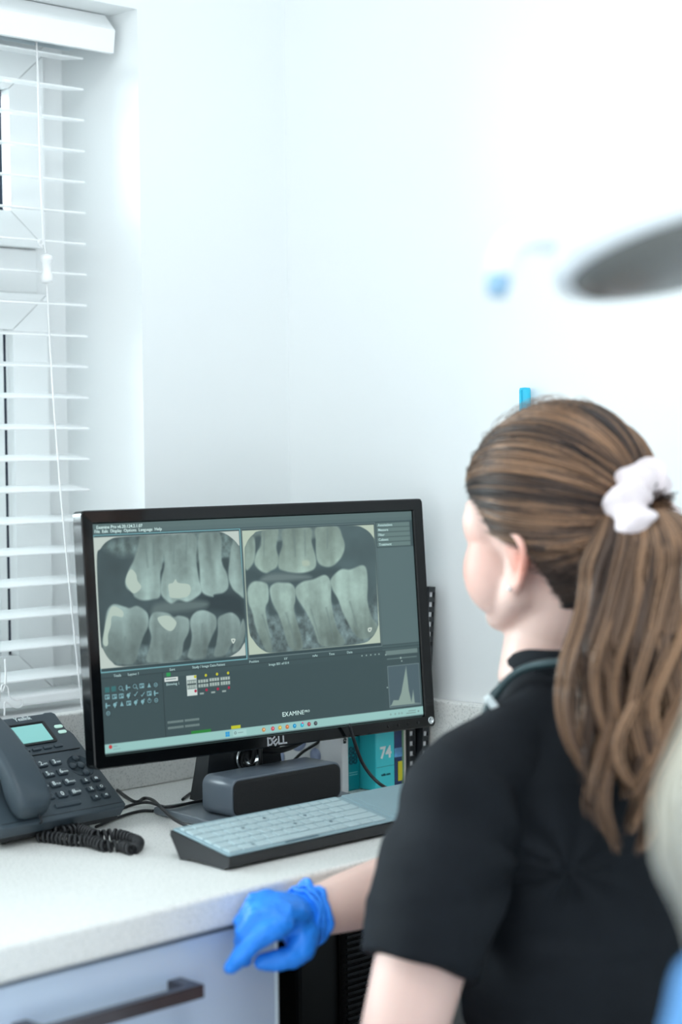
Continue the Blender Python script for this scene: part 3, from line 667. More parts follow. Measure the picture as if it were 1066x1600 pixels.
    rect(0.374, 0.962, 0.415, 0.989, (165, 208, 204)); dot(0.381, 0.974, 0.0042, (80, 100, 104)); dot(0.381, 0.974, 0.0028, (165, 208, 204)); rect(0.389, 0.973, 0.405, 0.976, (120, 150, 150))
    cols = [(190, 140, 90), (190, 80, 90), (200, 170, 60), (190, 110, 60), (30, 140, 190), (40, 170, 200), (150, 60, 70), (60, 66, 72)]
    for (u, v), c in zip(SCR['task'][:8], cols): dot(u, 0.975, 0.0062, c); dot(u + 0.001, 0.974, 0.0026, tuple(min(255, x + 70) for x in c))
    dot(0.5924, 0.966, 0.003, (225, 60, 130))
    for u in (0.886, 0.9018, 0.915, 0.925): dot(u, 0.977, 0.003, (110, 130, 128)); dot(u, 0.977, 0.0018, (155, 198, 190))
    rect(0.948, 0.969, 0.974, 0.972, (110, 130, 128)); rect(0.940, 0.980, 0.974, 0.983, (110, 130, 128)); dot(0.983, 0.977, 0.003, (110, 130, 128))
    return img
IMG = screen_image()
E_SCR = 0.70
def screen_mesh():
    lin = IMG / 255.0; lin = np.where(lin <= 0.04045, lin / 12.92, ((np.maximum(lin, 0) + 0.055) / 1.055) ** 2.4)
    nx, ny = NX, NY
    gx = (np.arange(nx) / (nx - 1) - 0.5) * SW; gy = (0.5 - np.arange(ny) / (ny - 1)) * SH
    X, Y = np.meshgrid(gx, gy)
    co = np.stack([X.ravel(), Y.ravel(), np.zeros(nx * ny)], 1)
    Mw = np.array(wmat(mon).inverted() @ PM)
    co = co @ Mw[:3, :3].T + Mw[:3, 3]
    me = bpy.data.meshes.new('screen')
    idx = np.arange(nx * ny).reshape(ny, nx)
    q = np.stack([idx[1:, :-1], idx[1:, 1:], idx[:-1, 1:], idx[:-1, :-1]], -1).reshape(-1, 4)
    me.vertices.add(nx * ny); me.vertices.foreach_set('co', co.ravel())
    me.loops.add(q.size); me.loops.foreach_set('vertex_index', q.ravel().astype(np.int32))
    me.polygons.add(len(q)); me.polygons.foreach_set('loop_start', np.arange(0, q.size, 4, dtype=np.int32))
    me.update(calc_edges=True)
    a = me.color_attributes.new('shown', 'FLOAT_COLOR', 'POINT')
    rgba = np.ones((nx * ny, 4), np.float32); rgba[:, :3] = lin.reshape(-1, 3)
    a.data.foreach_set('color', rgba.ravel())
    me.materials.append(attr_mat('screen_display', 'shown', 0.45, True, 0.25, E_SCR))
    o = bpy.data.objects.new('screen', me); COL.objects.link(o); o.parent = mon
    return o
scr = screen_mesh()
def on_screen(u, v, z=0.0004): return PM @ Matrix.Translation(((u - 0.5) * SW, (0.5 - v) * SH, z))
TXT = mat('screen_text', (175, 194, 190), 0.5, emit=0.5)
TXD = mat('screen_text_dim', (150, 172, 170), 0.5, emit=0.45)
TCUR = [TXT]
def st(s, u, v, size, **k):
    MB().text(s, size, M=on_screen(u, v), ext=0.0001, align=k.get('align', 'LEFT'), bold=k.get('bold', 0)).build('screen_text', TCUR[0], scr)
st('EX', 0.5285, 0.918, 0.0078, bold=0.0001); st('AMINE', 0.5500, 0.918, 0.0078); st('PRO', 0.6000, 0.9145, 0.0042)
st('Examine Pro v6.20.124.2.1.07', 0.0095, 0.0155, 0.0052, bold=0.00003); st('File  Edit  Display  Options  Language  Help', 0.0035, 0.0335, 0.0052)
TCUR[0] = TXD
for s, k in zip(('Annotations', 'Measure', 'Filter', 'Colours', 'Treatment'), range(5)): st(s, 0.8795, 0.062 + k * 0.0235, 0.0048, bold=0.00005)
for s, u, v in (('Tools', 0.035, 0.664), ('Layout 1', 0.075, 0.664), ('Sort', 0.195, 0.661), ('Study / Image Date', 0.262, 0.660), ('Patient', 0.335, 0.66), ('Position', 0.435, 0.66), ('kV', 0.545, 0.661), ('mAs', 0.636, 0.66), ('Time', 0.69, 0.66), ('Date', 0.75, 0.66), ('Image 001 of 014', 0.495, 0.6815), ('Bitewing 1', 0.183, 0.7245)): st(s, u, v, 0.0044)
def stroke(mb, P, w, M):
    """flat lettering stroke of width w through the points P, slightly raised"""
    P = [Vector((x, y, 0)) for x, y in P]
    for a, b in zip(P, P[1:]):
        t = (b - a).normalized(); n_ = Vector((-t.y, t.x, 0)) * w / 2; e = t * w * 0.3
        q = [a - e + n_, a - e - n_, b + e - n_, b + e + n_]
        mb.raw([v + Vector((0, 0, z)) for z in (0, 0.0003) for v in q], [[0, 1, 2, 3], [7, 6, 5, 4], [0, 4, 5, 1], [1, 5, 6, 2], [2, 6, 7, 3], [3, 7, 4, 0]], M=M)
# maker's name on the lower bezel
LM = PM @ Matrix.Translation((0.0, -0.1425, 0.0045))
m = MB()
k = 0.0098; x0 = -0.0135
T0 = LM @ Matrix.Translation((x0, -k / 2, 0)) @ Matrix.Diagonal((k, k, 1, 1))
stroke(m, [(0.08, 0), (0.08, 1)], 0.22, T0); stroke(m, [(0, 0.09), (0.5, 0.09), (0.75, 0.35), (0.75, 0.65), (0.5, 0.91), (0, 0.91)], 0.2, T0)
T1 = T0 @ Matrix.Translation((1.12, 0.5, 0)) @ Matrix.Rotation(math.radians(38), 4, 'Z') @ Matrix.Translation((-0.35, -0.5, 0))
for y in (0.08, 0.5, 0.92): stroke(m, [(0.0, y), (0.68, y)], 0.19, T1)
stroke(m, [(0.08, 0), (0.08, 1)], 0.2, T1)
for dx in (1.72, 2.42): stroke(m, [(dx, 1), (dx, 0.09), (dx + 0.5, 0.09)], 0.21, T0)
m.build('maker_logo', mat('logo_silver', (200, 203, 206), 0.3, metal=0.6), mon, label='silver raised maker lettering on the lower bezel')
m = MB(PM)
for k in range(4): m.lathe([(0.0012, 0), (0.0018, 0.0004), (0.0005, 0.0006)], 12, M=Matrix.Translation((0.176 + 0.0165 * k, -0.1425, 0.0044)))
m.build('menu_button', BLACKP, mon)
m = MB(PM); m.lathe([(0.0048, 0), (0.0048, 0.0008), (0.0034, 0.001), (0.0034, 0.0003)], 24, M=Matrix.Translation((0.2465, -0.1415, 0.0044))); m.box(-0.0004, 0.0004, -0.0016, 0.0016, 0, 0.0012, M=Matrix.Translation((0.2465, -0.1405, 0.0044)))
m.build('power_button', CHROME, mon, label='small chrome power button at the lower right corner')
# stand
m = MB(FT)
bp = [(-0.118, -0.098), (0.118, -0.098), (0.121, 0.06), (0.121, 0.078), (-0.121, 0.078), (-0.121, 0.06)]
m.prism(bp, 0.0, 0.010, r=0.003); m.build('base_plate', STAND, mon)
# neck: two cheeks and a hollow back with a round cable hole
m = MB(FT)
NB = 0.055
def neck_loop(z, w, y0, y1): return [(-w, y0, z), (w, y0, z), (w, y1, z), (-w, y1, z)]
loop_surface(m, [neck_loop(0.0101, 0.062, NB - 0.002, NB + 0.034), neck_loop(0.05, 0.056, NB, NB + 0.03), neck_loop(0.10, 0.050, NB, NB + 0.026), neck_loop(0.24, 0.046, NB - 0.002, NB + 0.02)])
m.build('neck', BLACKS, mon)
m = MB(FT); m.lathe([(0.017, 0), (0.019, 0.002), (0.019, 0.006), (0.0165, 0.0065), (0.0160, 0.003), (0.004, 0.001)], 32, M=Matrix.Translation((0.002, NB - 0.0012, 0.060)) @ Matrix.Rotation(math.radians(90), 4, 'X')); m.build('cable_ring', CHROME, mon, label='chrome cable ring in the neck')
m = MB(PM); m.box(-0.06, 0.06, -0.06, 0.05, -0.062, -0.0441, 0.003); m.build('mount', BLACKP, mon)

# cables behind and beside the monitor
def cable(name, pts, r, label, cat='cable', n=8, group=None):
    m = MB(); P = catmull(pts, 8); m.tube(P, r, 8); return m.build(name, RUBBER, label=label, cat=cat, group='loose cables around the monitor')
zc = ZT + 0.0022
cable('power_cable', [on_z(160, 1216, zc), on_z(207, 1251, zc), on_z(226, 1247, zc), on_z(240, 1251, zc + 0.006), on_z(256, 1266, zc + 0.0105), on_z(272, 1280, zc + 0.0105), on_z(300, 1294, zc + 0.0105), on_z(330, 1300, zc + 0.0105), on_z(352, 1300, zc + 0.0105)], 0.0021, 'thin black cable curling over the left corner of the monitor base')
cable('power_cable', [on_z(178, 1268, zc), on_z(205, 1258, zc), on_z(232, 1254, zc + 0.006), on_z(262, 1261, zc + 0.0105), on_z(300, 1254, zc + 0.0105), on_z(325, 1249, zc + 0.0105)], 0.0019, 'thin black cable from the phone running to the foot of the monitor neck')
cable('power_cable', [on_z(150, 1292, zc), on_z(175, 1281, zc), on_z(200, 1272, zc), on_z(222, 1267, zc), on_z(240, 1267, zc)], 0.0019, 'short black cable ending at the corner of the monitor base')
cable('power_cable', [on_z(285, 1249, zc), on_z(300, 1238, zc), on_z(325, 1228, zc), on_z(350, 1222, zc)], 0.0017, 'thin black cable behind the monitor base beside the neck')
cable('video_cable', [shot(392, 1150, 2.36), shot(397, 1180, 2.36), shot(384, 1205, 2.38), shot(360, 1214, 2.40), shot(345, 1190, 2.40), shot(338, 1160, 2.42)], 0.003, 'black cable loop hanging in front of the monitor neck')
cable('video_cable', [shot(407, 1150, 2.36), shot(407, 1190, 2.36), shot(404, 1225, 2.37), on_z(396, 1260, ZT + 0.014)], 0.0026, 'black cable hanging straight down over the chrome cable ring')
cable('video_cable', [shot(398, 1168, 2.37), shot(425, 1173, 2.38), shot(452, 1168, 2.40), shot(480, 1152, 2.42), shot(500, 1135, 2.44)], 0.0042, 'thick black cable bowed from the neck to the right under the monitor')
cable('signal_cable', [shot(520, 1142, 2.46), shot(497, 1160, 2.46), shot(472, 1176, 2.47), shot(455, 1194, 2.48), on_z(440, 1216, ZT + 0.004)], 0.0021, 'thin black cable slanting down in front of the white booklet')
cable('signal_cable', [shot(546, 1132, 2.36), shot(556, 1165, 2.37), shot(567, 1193, 2.38), shot(583, 1215, 2.38), shot(600, 1229, 2.38), on_z(620, 1236, zc), on_z(650, 1238, zc)], 0.0022, 'thin black cable curving down across the two turquoise boxes')

# sound bar standing on the monitor base
sb = empty('soundbar', (1.553, 1.69, ZT + 0.0101), 'grey and black desktop soundbar standing on the monitor base', 'speaker')
T = Matrix.Translation((1.553, 1.69, ZT + 0.0102)) @ Matrix.Rotation(-0.012, 4, 'Z')
m = MB(T)
hw, hh = 0.0905, 0.0235
def sloop(y, w, h, r): return [(a, y, b + hh) for a, b in rrect(w, h, r, 6)]
loop_surface(m, [sloop(-0.028, hw - 0.002, hh - 0.002, 0.010), sloop(-0.0282, hw - 0.0005, hh - 0.0005, 0.0115), sloop(-0.0265, hw, hh, 0.012), sloop(0.026, hw, hh, 0.012), sloop(0.028, hw - 0.002, hh - 0.002, 0.01)], True, True, True)
m.build('shell', SPK, sb)
m = MB(T); loop_surface(m, [sloop(-0.0281, hw - 0.0025, hh - 0.0025, 0.0095), sloop(-0.0296, hw - 0.003, hh - 0.003, 0.009), sloop(-0.0302, hw - 0.006, hh - 0.006, 0.007)], False, True)
m.build('grille', GRILLE, sb)

# keyboard with a grey silicone cover and a flat touch field
KT = Matrix.Translation((1.3100, 1.4965, ZT)) @ Matrix.Rotation(-0.012, 4, 'Z')
kb = empty('keyboard', (1.3100, 1.4965, ZT), 'low black keyboard under a pale grey washable cover with flat touch field', 'keyboard', -0.012)
KL, KD = 0.43, 0.098
slope = 0.016 / KD
def kz(y): return 0.0150 + slope * y
m = MB(KT)
prof = [(0.010, 0.0), (0.0, 0.004), (-0.001, 0.0145), (KD, kz(KD) - 0.0005), (KD + 0.001, kz(KD) - 0.006), (KD - 0.008, 0.012), (KD - 0.016, 0.0), (0.06, 0.003)]
n = len(prof)
m.raw([(x, y, z) for x in (0, KL) for y, z in prof], [list(range(n))[::-1], list(range(n, 2 * n))] + [[i, (i + 1) % n, n + (i + 1) % n, n + i] for i in range(n)])
m.build('body', KBB, kb)
KP = KT @ frame((0, 0, 0.0152), (1, 0, 0), (0, math.cos(math.atan(slope)), math.sin(math.atan(slope))))
m = MB(KP)
m.prism([(a + 0.1265, b + KD / 2) for a, b in rrect(0.1255, KD / 2 - 0.0005, 0.003)], 0, 0.0018, r=0.0006)
m.prism([(a + 0.344, b + KD / 2) for a, b in rrect(0.084, KD / 2 - 0.0005, 0.003)], 0, 0.0018, r=0.0006)
m.box(0.252, 0.260, 0.002, KD - 0.002, 0, 0.0006)
m.box(0.268, 0.41, 0.012, KD - 0.014, 0.0016, 0.0026, 0.0006)
m.build('silicone_cover', KBC, kb)
rows = [(0.0825, 0.0095, [0.0165] * 15), (0.067, 0.0145, [0.0165] * 13 + [0.033]), (0.0515, 0.0145, [0.0245] + [0.0165] * 12 + [0.0245]), (0.036, 0.0145, [0.028] + [0.0165] * 11 + [0.0385]), (0.0205, 0.0145, [0.021] + [0.0165] * 11 + [0.0455]), (0.0055, 0.014, [0.0205] * 3 + [0.097] + [0.0205] * 4)]
for (y0, hgt, ws) in rows:
    tot = sum(ws); sc = 0.2425 / tot; x = 0.005
    for wd in ws:
        wk = wd * sc
        mk = MB(KP); mk.box(x + 0.0009, x + wk - 0.0009, y0, y0 + hgt - 0.0012, 0.0015, 0.0036, 0.0011, 2)
        mk.build('key', KBCL, kb)
        x += wk
for kx, ky in ((0.07, 0.058), (0.115, 0.0725), (0.165, 0.058), (0.135, 0.042), (0.045, 0.012), (0.178, 0.028)): MB(KP).lathe([(0.0022, 0), (0.0022, 0.0003)], 12, M=Matrix.Translation((kx, ky, 0.0037))).build('key_marking', mat('key_marking', (84, 110, 122), 0.5), kb)
MB(KP).box(0.085, 0.135, 0.0015, 0.0045, 0.0018, 0.0023).build('name_strip', mat('key_marking', (84, 110, 122), 0.5), kb)

# ------------------------------------------------------------------ desk phone
PF = Vector((1.377, 1.762, 1.32 - 0.435)); PY, PT = 0.03, 0.65
pa = Vector((math.cos(PY), math.sin(PY), 0)); pb = Vector((-math.sin(PY), math.cos(PY), 0)); pz = Vector((0, 0, 1))
pv = pb * math.cos(PT) + pz * math.sin(PT)
PP = frame(PF, pa, pv)
ph = empty('desk_phone', (PF.x - 0.09, PF.y + 0.06, ZT), 'dark slate office desk phone with handset and lit green screen, left of the monitor', 'phone', PY)
out = [(0.002, 0.0), (0.0065, 0.004), (0.0065, 0.127), (0.0045, 0.133), (0.0015, 0.137), (0.002, 0.165), (-0.002, 0.169), (-0.012, 0.1695), (-0.016, 0.168), (-0.172, 0.168), (-0.176, 0.164), (-0.178, 0.004), (-0.174, 0.0)]
m = MB(PP); m.prism(out, -0.016, 0.0, r=0.002); m.build('body', PHONE, ph)
m = MB(PP); m.prism([(0.001, 0.002), (-0.173, 0.002), (-0.173, 0.150), (0.001, 0.120)], -0.026, -0.0161, r=0.002); m.build('underside', PHONED, ph)
m = MB()
st_b = [PF + pv * 0.145 - PP.to_3x3().col[2] * 0.026, PF + pb * 0.150 + pz * (-0.0249), PF + pb * 0.100 + pz * (-0.0249), PF + pv * 0.090 - PP.to_3x3().col[2] * 0.026]
q = [p_ + pa * dx for dx in (-0.03, -0.145) for p_ in st_b]
m.raw(q, [[0, 1, 2, 3], [7, 6, 5, 4], [0, 4, 5, 1], [1, 5, 6, 2], [2, 6, 7, 3], [3, 7, 4, 0]]); m.build('stand', PHONED, ph)
m = MB(PP)
for y in (0.1022,): m.box(-0.135, -0.0005, y - 0.0006, y + 0.0006, 0, 0.0012, 0.0003)
m.build('trim_line', PHONED, ph); m = MB(PP)
m.box(-0.174, 0.0055, 0.0072, 0.0078, 0, 0.0003)
m.build('trim_line', PHONED, ph)
# display
m = MB(PP)
def rloop(cx, cy, w, h, r, z): return [(a + cx, b + cy, z) for a, b in rrect(w, h, r)]
cx, cy = -0.0518, 0.1365
loop_surface(m, [rloop(cx, cy, 0.0285, 0.0182, 0.003, 0.0001), rloop(cx, cy, 0.0285, 0.0182, 0.003, 0.0016), rloop(cx, cy, 0.0270, 0.0168, 0.002, 0.0018), rloop(cx, cy, 0.0235, 0.0143, 0.001, 0.0004)], True, True)
m.build('display_frame', PHONED, ph)
MB(PP).box(cx - 0.0234, cx + 0.0234, cy - 0.0142, cy + 0.0142, 0.0005, 0.0011).build('display', mat('lcd_green', (128, 188, 184), 0.25, emit=0.35, spec=0.4), ph)
for y in (0.1421, 0.1326):
    m = MB(PP); m.prism([(a - 0.008, b + y) for a, b in rrect(0.0062, 0.0026, 0.0025)], 0, 0.0014, r=0.0004); m.build('line_key', mat('line_key_lit', (190, 226, 214), 0.3, emit=0.25), ph)
for x in (-0.0771, -0.0606, -0.0444, -0.0281):
    m = MB(PP); m.box(x - 0.0062, x + 0.0062, 0.1085, 0.1128, 0, 0.0020, 0.0009); m.build('soft_key', PHONE, ph)
m = MB(PP).text('Yealink', 0.0085, M=Matrix.Translation((-0.0495, 0.1632, 0.0001)), bold=0.0001); m.build('maker_name', KEYW, ph, label='white maker name above the display')
keys = [('1', '', -0.0885, 0.0857), ('2', 'ABC', -0.0684, 0.0855), ('3', 'DEF', -0.0485, 0.0852), ('4', 'GHI', -0.0885, 0.0689), ('5', 'JKL', -0.0688, 0.0686), ('6', 'MNO', -0.0490, 0.0686), ('7', 'PQRS', -0.0893, 0.0515), ('8', 'TUV', -0.0700, 0.0518), ('9', 'WXYZ', -0.0503, 0.0517), ('*', '.', -0.0905, 0.0348), ('0', '', -0.0711, 0.0346), ('#', 'SEND', -0.0515, 0.0350)]
for a, b, x, y in keys:
    m = MB(PP); m.box(x - 0.0072, x + 0.0072, y - 0.0046, y + 0.0046, 0, 0.0026, 0.0013); k_ = m.build('number_key', PHONE, ph)
    m = MB(PP).text(a, 0.0088, M=Matrix.Translation((x - (0.0025 if b else 0), y - (0.001 if a == '*' else 0), 0.0027)), bold=0.00012)
    if b: m.text(b, 0.0034, M=Matrix.Translation((x + 0.0035, y - 0.0012, 0.0027)))
    m.build('digit', KEYW, k_)
# round navigation keys
m = MB(PP); m.lathe([(0.0178, 0), (0.0178, 0.0006), (0.0170, 0.0006), (0.0168, 0.0002)], 32, M=Matrix.Translation((-0.0170, 0.0745, 0))); m.build('navigation_ring', PHONE, ph)
for dx, dy, r in ((0, 0, 0.0052), (0, 0.0125, 0.0046), (0, -0.0130, 0.0044), (-0.0118, 0.0008, 0.0048), (0.0122, -0.001, 0.0048)):
    m = MB(PP); m.lathe([(r, 0), (r, 0.0018), (r * 0.8, 0.0026), (0.0006, 0.0027)], 20, M=Matrix.Translation((-0.0170 + dx, 0.0745 + dy, 0))); m.build('navigation_key', PHONE, ph)
for i, (x, y) in enumerate(((-0.0262, 0.0493), (-0.0105, 0.0494), (-0.0272, 0.0353), (-0.0117, 0.0351), (-0.0284, 0.0217), (-0.0128, 0.0217))):
    m = MB(PP); m.box(x - 0.0056, x + 0.0056, y - 0.0040, y + 0.0040, 0, 0.0024, 0.0012); k_ = m.build('function_key', PHONE, ph)
    m = MB(PP @ Matrix.Translation((x, y, 0.0025)))
    s = 0.0022
    if i == 0: m.lathe([(0.0011, 0), (0.0011, 0.0002)], 12, M=Matrix.Translation((0, 0.001, 0))); m.box(-s * 0.7, s * 0.7, -s, -s * 0.2, 0, 0.0002)
    elif i == 1: m.box(-s, s, -s * 0.7, s * 0.7, 0, 0.0002); m.box(-s * 0.3, s * 0.3, s * 0.7, s, 0, 0.0002)
    elif i == 2: m.text(')(', 0.0052, bold=0.0001)
    elif i == 3: m.text('O', 0.0055, bold=0.0001)
    elif i == 4: m.text('o', 0.0060, bold=0.0001)
    else: m.prism([(-s, -s * 0.4), (-s * 0.4, -s * 0.4), (s * 0.3, -s), (s * 0.3, s), (-s * 0.4, s * 0.4), (-s, s * 0.4)], 0, 0.0002); m.box(s * 0.6, s * 0.8, -s * 0.6, s * 0.6, 0, 0.0002)
    m.build('key_symbol', KEYW, k_)
m = MB(PP); m.prism([(-0.0905, 0.0160), (-0.0545, 0.0160), (-0.0530, 0.0215), (-0.0640, 0.0222), (-0.0725, 0.0208), (-0.0810, 0.0222), (-0.0905, 0.0215)], 0, 0.0022, r=0.0007); m.build('volume_key', PHONE, ph)
# handset lying in its cradle on the left of the phone
m = MB(PP)
def hl(y, x0, x1, z0, z1, r=0.008):
    cx, cz, wx, wz = (x0 + x1) / 2, (z0 + z1) / 2, (x1 - x0) / 2, (z1 - z0) / 2
    return [(cx + a, y, cz + b) for a, b in rrect(wx, wz, min(r, wx * 0.95, wz * 0.95), 5)]
secs = [(0.006, -0.150, -0.116, 0.004, 0.020), (0.010, -0.155, -0.111, 0.002, 0.026), (0.022, -0.156, -0.108, 0.001, 0.032), (0.040, -0.155, -0.107, 0.005, 0.036), (0.060, -0.1525, -0.1065, 0.013, 0.039), (0.085, -0.151, -0.1065, 0.016, 0.040), (0.112, -0.151, -0.1065, 0.014, 0.039), (0.135, -0.153, -0.107, 0.005, 0.036), (0.156, -0.155, -0.108, 0.001, 0.031), (0.172, -0.155, -0.110, 0.001, 0.026), (0.178, -0.150, -0.114, 0.004, 0.018)]
loop_surface(m, [hl(*s_) for s_ in secs], True, True, True)
hs = m.build('handset', PHONE, ph)
# curly cord
m = MB()
P0 = on_z(2, 1309, ZT + 0.0075)
plug_h = PP @ Vector((-0.128, 0.004, 0.010))
path = catmull([on_z(2, 1310, ZT + 0.0075), on_z(30, 1297, ZT + 0.0075), on_z(62, 1290, ZT + 0.010), on_z(92, 1298, ZT + 0.010), on_z(125, 1296, ZT + 0.0085), on_z(150, 1306, ZT + 0.0075), on_z(180, 1304, ZT + 0.0085), on_z(205, 1311, ZT + 0.0075), on_z(216, 1317, ZT + 0.0075), on_z(207, 1327, ZT + 0.0065), on_z(190, 1322, ZT + 0.0065), on_z(165, 1322, ZT + 0.0065), on_z(140, 1314, ZT + 0.0075), on_z(112, 1313, ZT + 0.0065), on_z(85, 1309, ZT + 0.0065), on_z(62, 1307, ZT + 0.0065)], 16)
def coil(path, turns_per_m, R, r):
    L = [0]
    for a, b in zip(path, path[1:]): L.append(L[-1] + (b - a).length)
    tot = L[-1]; n = int(tot * turns_per_m * 12); out = []; ref = Vector((0, 0, 1)); j = 0
    for i in range(n + 1):
        s = tot * i / n
        while j < len(L) - 2 and L[j + 1] < s: j += 1
        t = (s - L[j]) / max(1e-9, L[j + 1] - L[j]); p = path[j].lerp(path[j + 1], t); d = (path[j + 1] - path[j]).normalized()
        u = (ref - d * ref.dot(d)).normalized(); v = d.cross(u); a = 2 * math.pi * s * turns_per_m
        out.append(p + (u * math.cos(a) + v * math.sin(a)) * R)
    return out
m.tube(coil(path, 150, 0.0054, 0.0015), 0.0021, 8)
m.tube(catmull([plug_h, plug_h + Vector((0.001, -0.004, -0.008)), on_z(52, 1292, ZT + 0.013), on_z(57, 1304, ZT + 0.009), path[-1] + Vector((0, 0, 0.004))], 6), 0.0013, 6)
m.lathe([(0.0045, 0), (0.0052, 0.002), (0.0052, 0.009), (0.003, 0.011)], 16, M=Matrix.Translation(path[0]) @ (Vector((-1, -0.4, 0.05)).to_track_quat('Z', 'Y').to_matrix().to_4x4()))
m.build('curly_cord', RUBBER, ph, label='black coiled handset cord doubled back on the worktop')

# ------------------------------------------------------------------ booklets and boxes in the right corner
def bookbox(name, x0, x1, y0, y1, h, M_, label, cat, bev=0.0015, rz=0.0, parts=None):
    e = empty(name, ((x0 + x1) / 2, (y0 + y1) / 2, ZT), label, cat, rz, 'booklets and boxes standing in a row in the corner')
    T = wmat(e) @ Matrix.Translation((-(x0 + x1) / 2, -(y0 + y1) / 2, 0))
    MB(T).box(x0, x1, y0, y1, 0.0003, h, bev).build('body', M_, e)
    return e, T
TEAL = mat('teal_card', (0, 140, 150), 0.35); CYAN = mat('turquoise_card', (60, 205, 215), 0.35); WHITEB = mat('white_card', (232, 234, 236), 0.4)
NAVY = mat('navy_cover', (22, 50, 100), 0.35, noise_scale=30, noise_amt=0.3); LAV = mat('lavender_print', (175, 190, 225), 0.5); YEL = mat('yellow_label', (215, 205, 40), 0.5)
SPINE_X = lambda x, y, z, T, w=1: T @ frame((x, y, z), (1, 0, 0), (0, 0, 1))
# white booklet: cover towards the monitor side with soft lavender circles
e, T = bookbox('white_booklet', 1.700, 1.7125, 1.716, 1.925, 0.215, WHITEB, 'white booklet with pale lavender circles on its cover, nearest the monitor', 'booklet')
m = MB(T)
for (yy, zz, r1, r2) in ((1.78, 0.105, 0.016, 0.008), (1.80, 0.065, 0.018, 0.010), (1.765, 0.045, 0.010, 0.0), (1.825, 0.125, 0.014, 0.006), (1.84, 0.035, 0.015, 0.007), (1.75, 0.135, 0.008, 0), (1.815, 0.165, 0.012, 0.004), (1.775, 0.175, 0.014, 0.006), (1.79, 0.022, 0.010, 0.0)):
    m.lathe([(max(r2, 0.0005), 0), (r1, 0), (r1, 0.0003), (max(r2, 0.0005), 0.0003)], 24, M=Matrix.Translation((1.6998, yy, zz)) @ Matrix.Rotation(math.radians(-90), 4, 'Y'))
m.build('cover_print', LAV, e)
m = MB(T).text('Your booklets', 0.0095, M=frame((1.7062, 1.7158, 0.093), (0, 0, -1), (1, 0, 0)), bold=0.0003); m.build('spine_lettering', mat('ink_black', (30, 32, 36), 0.6), e)
e, T = bookbox('teal_box', 1.7145, 1.7390, 1.722, 1.925, 0.200, TEAL, 'dark teal card box with lettering in a figure-eight mark, left of the turquoise one', 'box')
m = MB(T).text('88', 0.016, M=frame((1.7268, 1.7217, 0.052), (1, 0, 0), (0, 0, 1)), bold=0.0004); m.text('88', 0.016, M=frame((1.7268, 1.7217, 0.040), (1, 0, 0), (0, 0, 1)), bold=0.0004)
m.build('number', mat('ink_teal', (0, 80, 95), 0.5), e)
m = MB(T); m.box(1.7185, 1.7345, 1.7215, 1.7219, 0.0235, 0.0245).box(1.7185, 1.7345, 1.7215, 1.7219, 0.0205, 0.0215).box(1.720, 1.733, 1.7215, 1.7219, 0.075, 0.0765).box(1.7195, 1.7335, 1.7215, 1.7219, 0.070, 0.0715); m.build('small_print', mat('ink_pale_teal', (120, 200, 205), 0.5), e)
e, T = bookbox('turquoise_box', 1.7410, 1.7765, 1.694, 1.900, 0.205, CYAN, 'bright turquoise card box printed with a white 74', 'box')
m = MB(T).text('74', 0.0215, M=frame((1.7590, 1.6937, 0.049), (1, 0, 0), (0, 0, 1)), bold=0.0006); m.build('number', KEYW, e, label='white number 74')
m = MB(T).text('CLINIC GUIDE', 0.0070, M=frame((1.7590, 1.6937, 0.110), (0, 0, -1), (1, 0, 0)), bold=0.0003); m.text('with care', 0.0045, M=frame((1.7590, 1.6937, 0.0205), (1, 0, 0), (0, 0, 1)), bold=0.0001); m.box(1.7415, 1.776, 1.6936, 1.6939, 0.031, 0.0314)
m.build('small_print', mat('ink_teal', (0, 80, 95), 0.5), e)
e, T = bookbox('navy_booklet', 1.7775, 1.7935, 1.696, 1.895, 0.205, NAVY, 'dark navy blue booklet with a yellow label low on its spine', 'booklet')
MB(T).box(1.7845, 1.7925, 1.6953, 1.6959, 0.008, 0.034).build('label', YEL, e, label='yellow label')
m = MB(T); m.box(1.7780, 1.7930, 1.6956, 1.6959, 0.040, 0.052); m.build('cover_photo', mat('blue_print', (90, 150, 200), 0.4, noise_scale=90, noise_amt=0.5), e)
e, T = bookbox('green_booklet', 1.7942, 1.7975, 1.697, 1.895, 0.212, mat('green_card', (120, 165, 130), 0.5), 'thin pale green booklet between the navy and the cream ones', 'booklet', 0.0006)
e, T = bookbox('cream_booklet', 1.7980, 1.8018, 1.697, 1.895, 0.212, mat('cream_card', (225, 222, 214), 0.5), 'thin cream white booklet beside the comb-bound ones', 'booklet', 0.0006)
# two comb bound booklets
def comb(x, y, h, lean, label, nrow):
    e = empty('comb_bound_booklet', (x, y, ZT), label, 'booklet', 0, 'booklets and boxes standing in a row in the corner')
    T = Matrix.Translation((x, y, ZT)) @ Matrix.Rotation(lean, 4, 'Y')
    z0 = 0.0045
    MB(T).box(-0.0052, -0.0040, 0.0, 0.17, z0, h).box(0.0040, 0.0052, 0.0, 0.17, z0, h).build('cover', BLACKS, e)
    MB(T).box(-0.0039, 0.0039, -0.0055, 0.168, z0 + 0.001, h - 0.001).build('pages', WHITEB, e)
    m = MB(T)
    for k in range(nrow):
        z = z0 + 0.004 + k * (h - z0 - 0.008) / (nrow - 1)
        m.box(-0.0050, 0.0050, -0.0085, -0.0070, z - 0.0035, z + 0.0035)
        m.box(-0.0055, 0.0055, -0.0070, 0.0015, z - 0.0035, z + 0.0035)
    m.box(-0.0062, -0.0044, -0.0088, 0.002, z0, h, 0.0004).box(0.0050, 0.0062, -0.0088, 0.002, z0, h, 0.0004)
    m.build('comb_spine', BLACKS, e)
comb(1.8078, 1.700, 0.200, 0.0, 'black comb-bound booklet with white pages beside the cream booklet', 15)
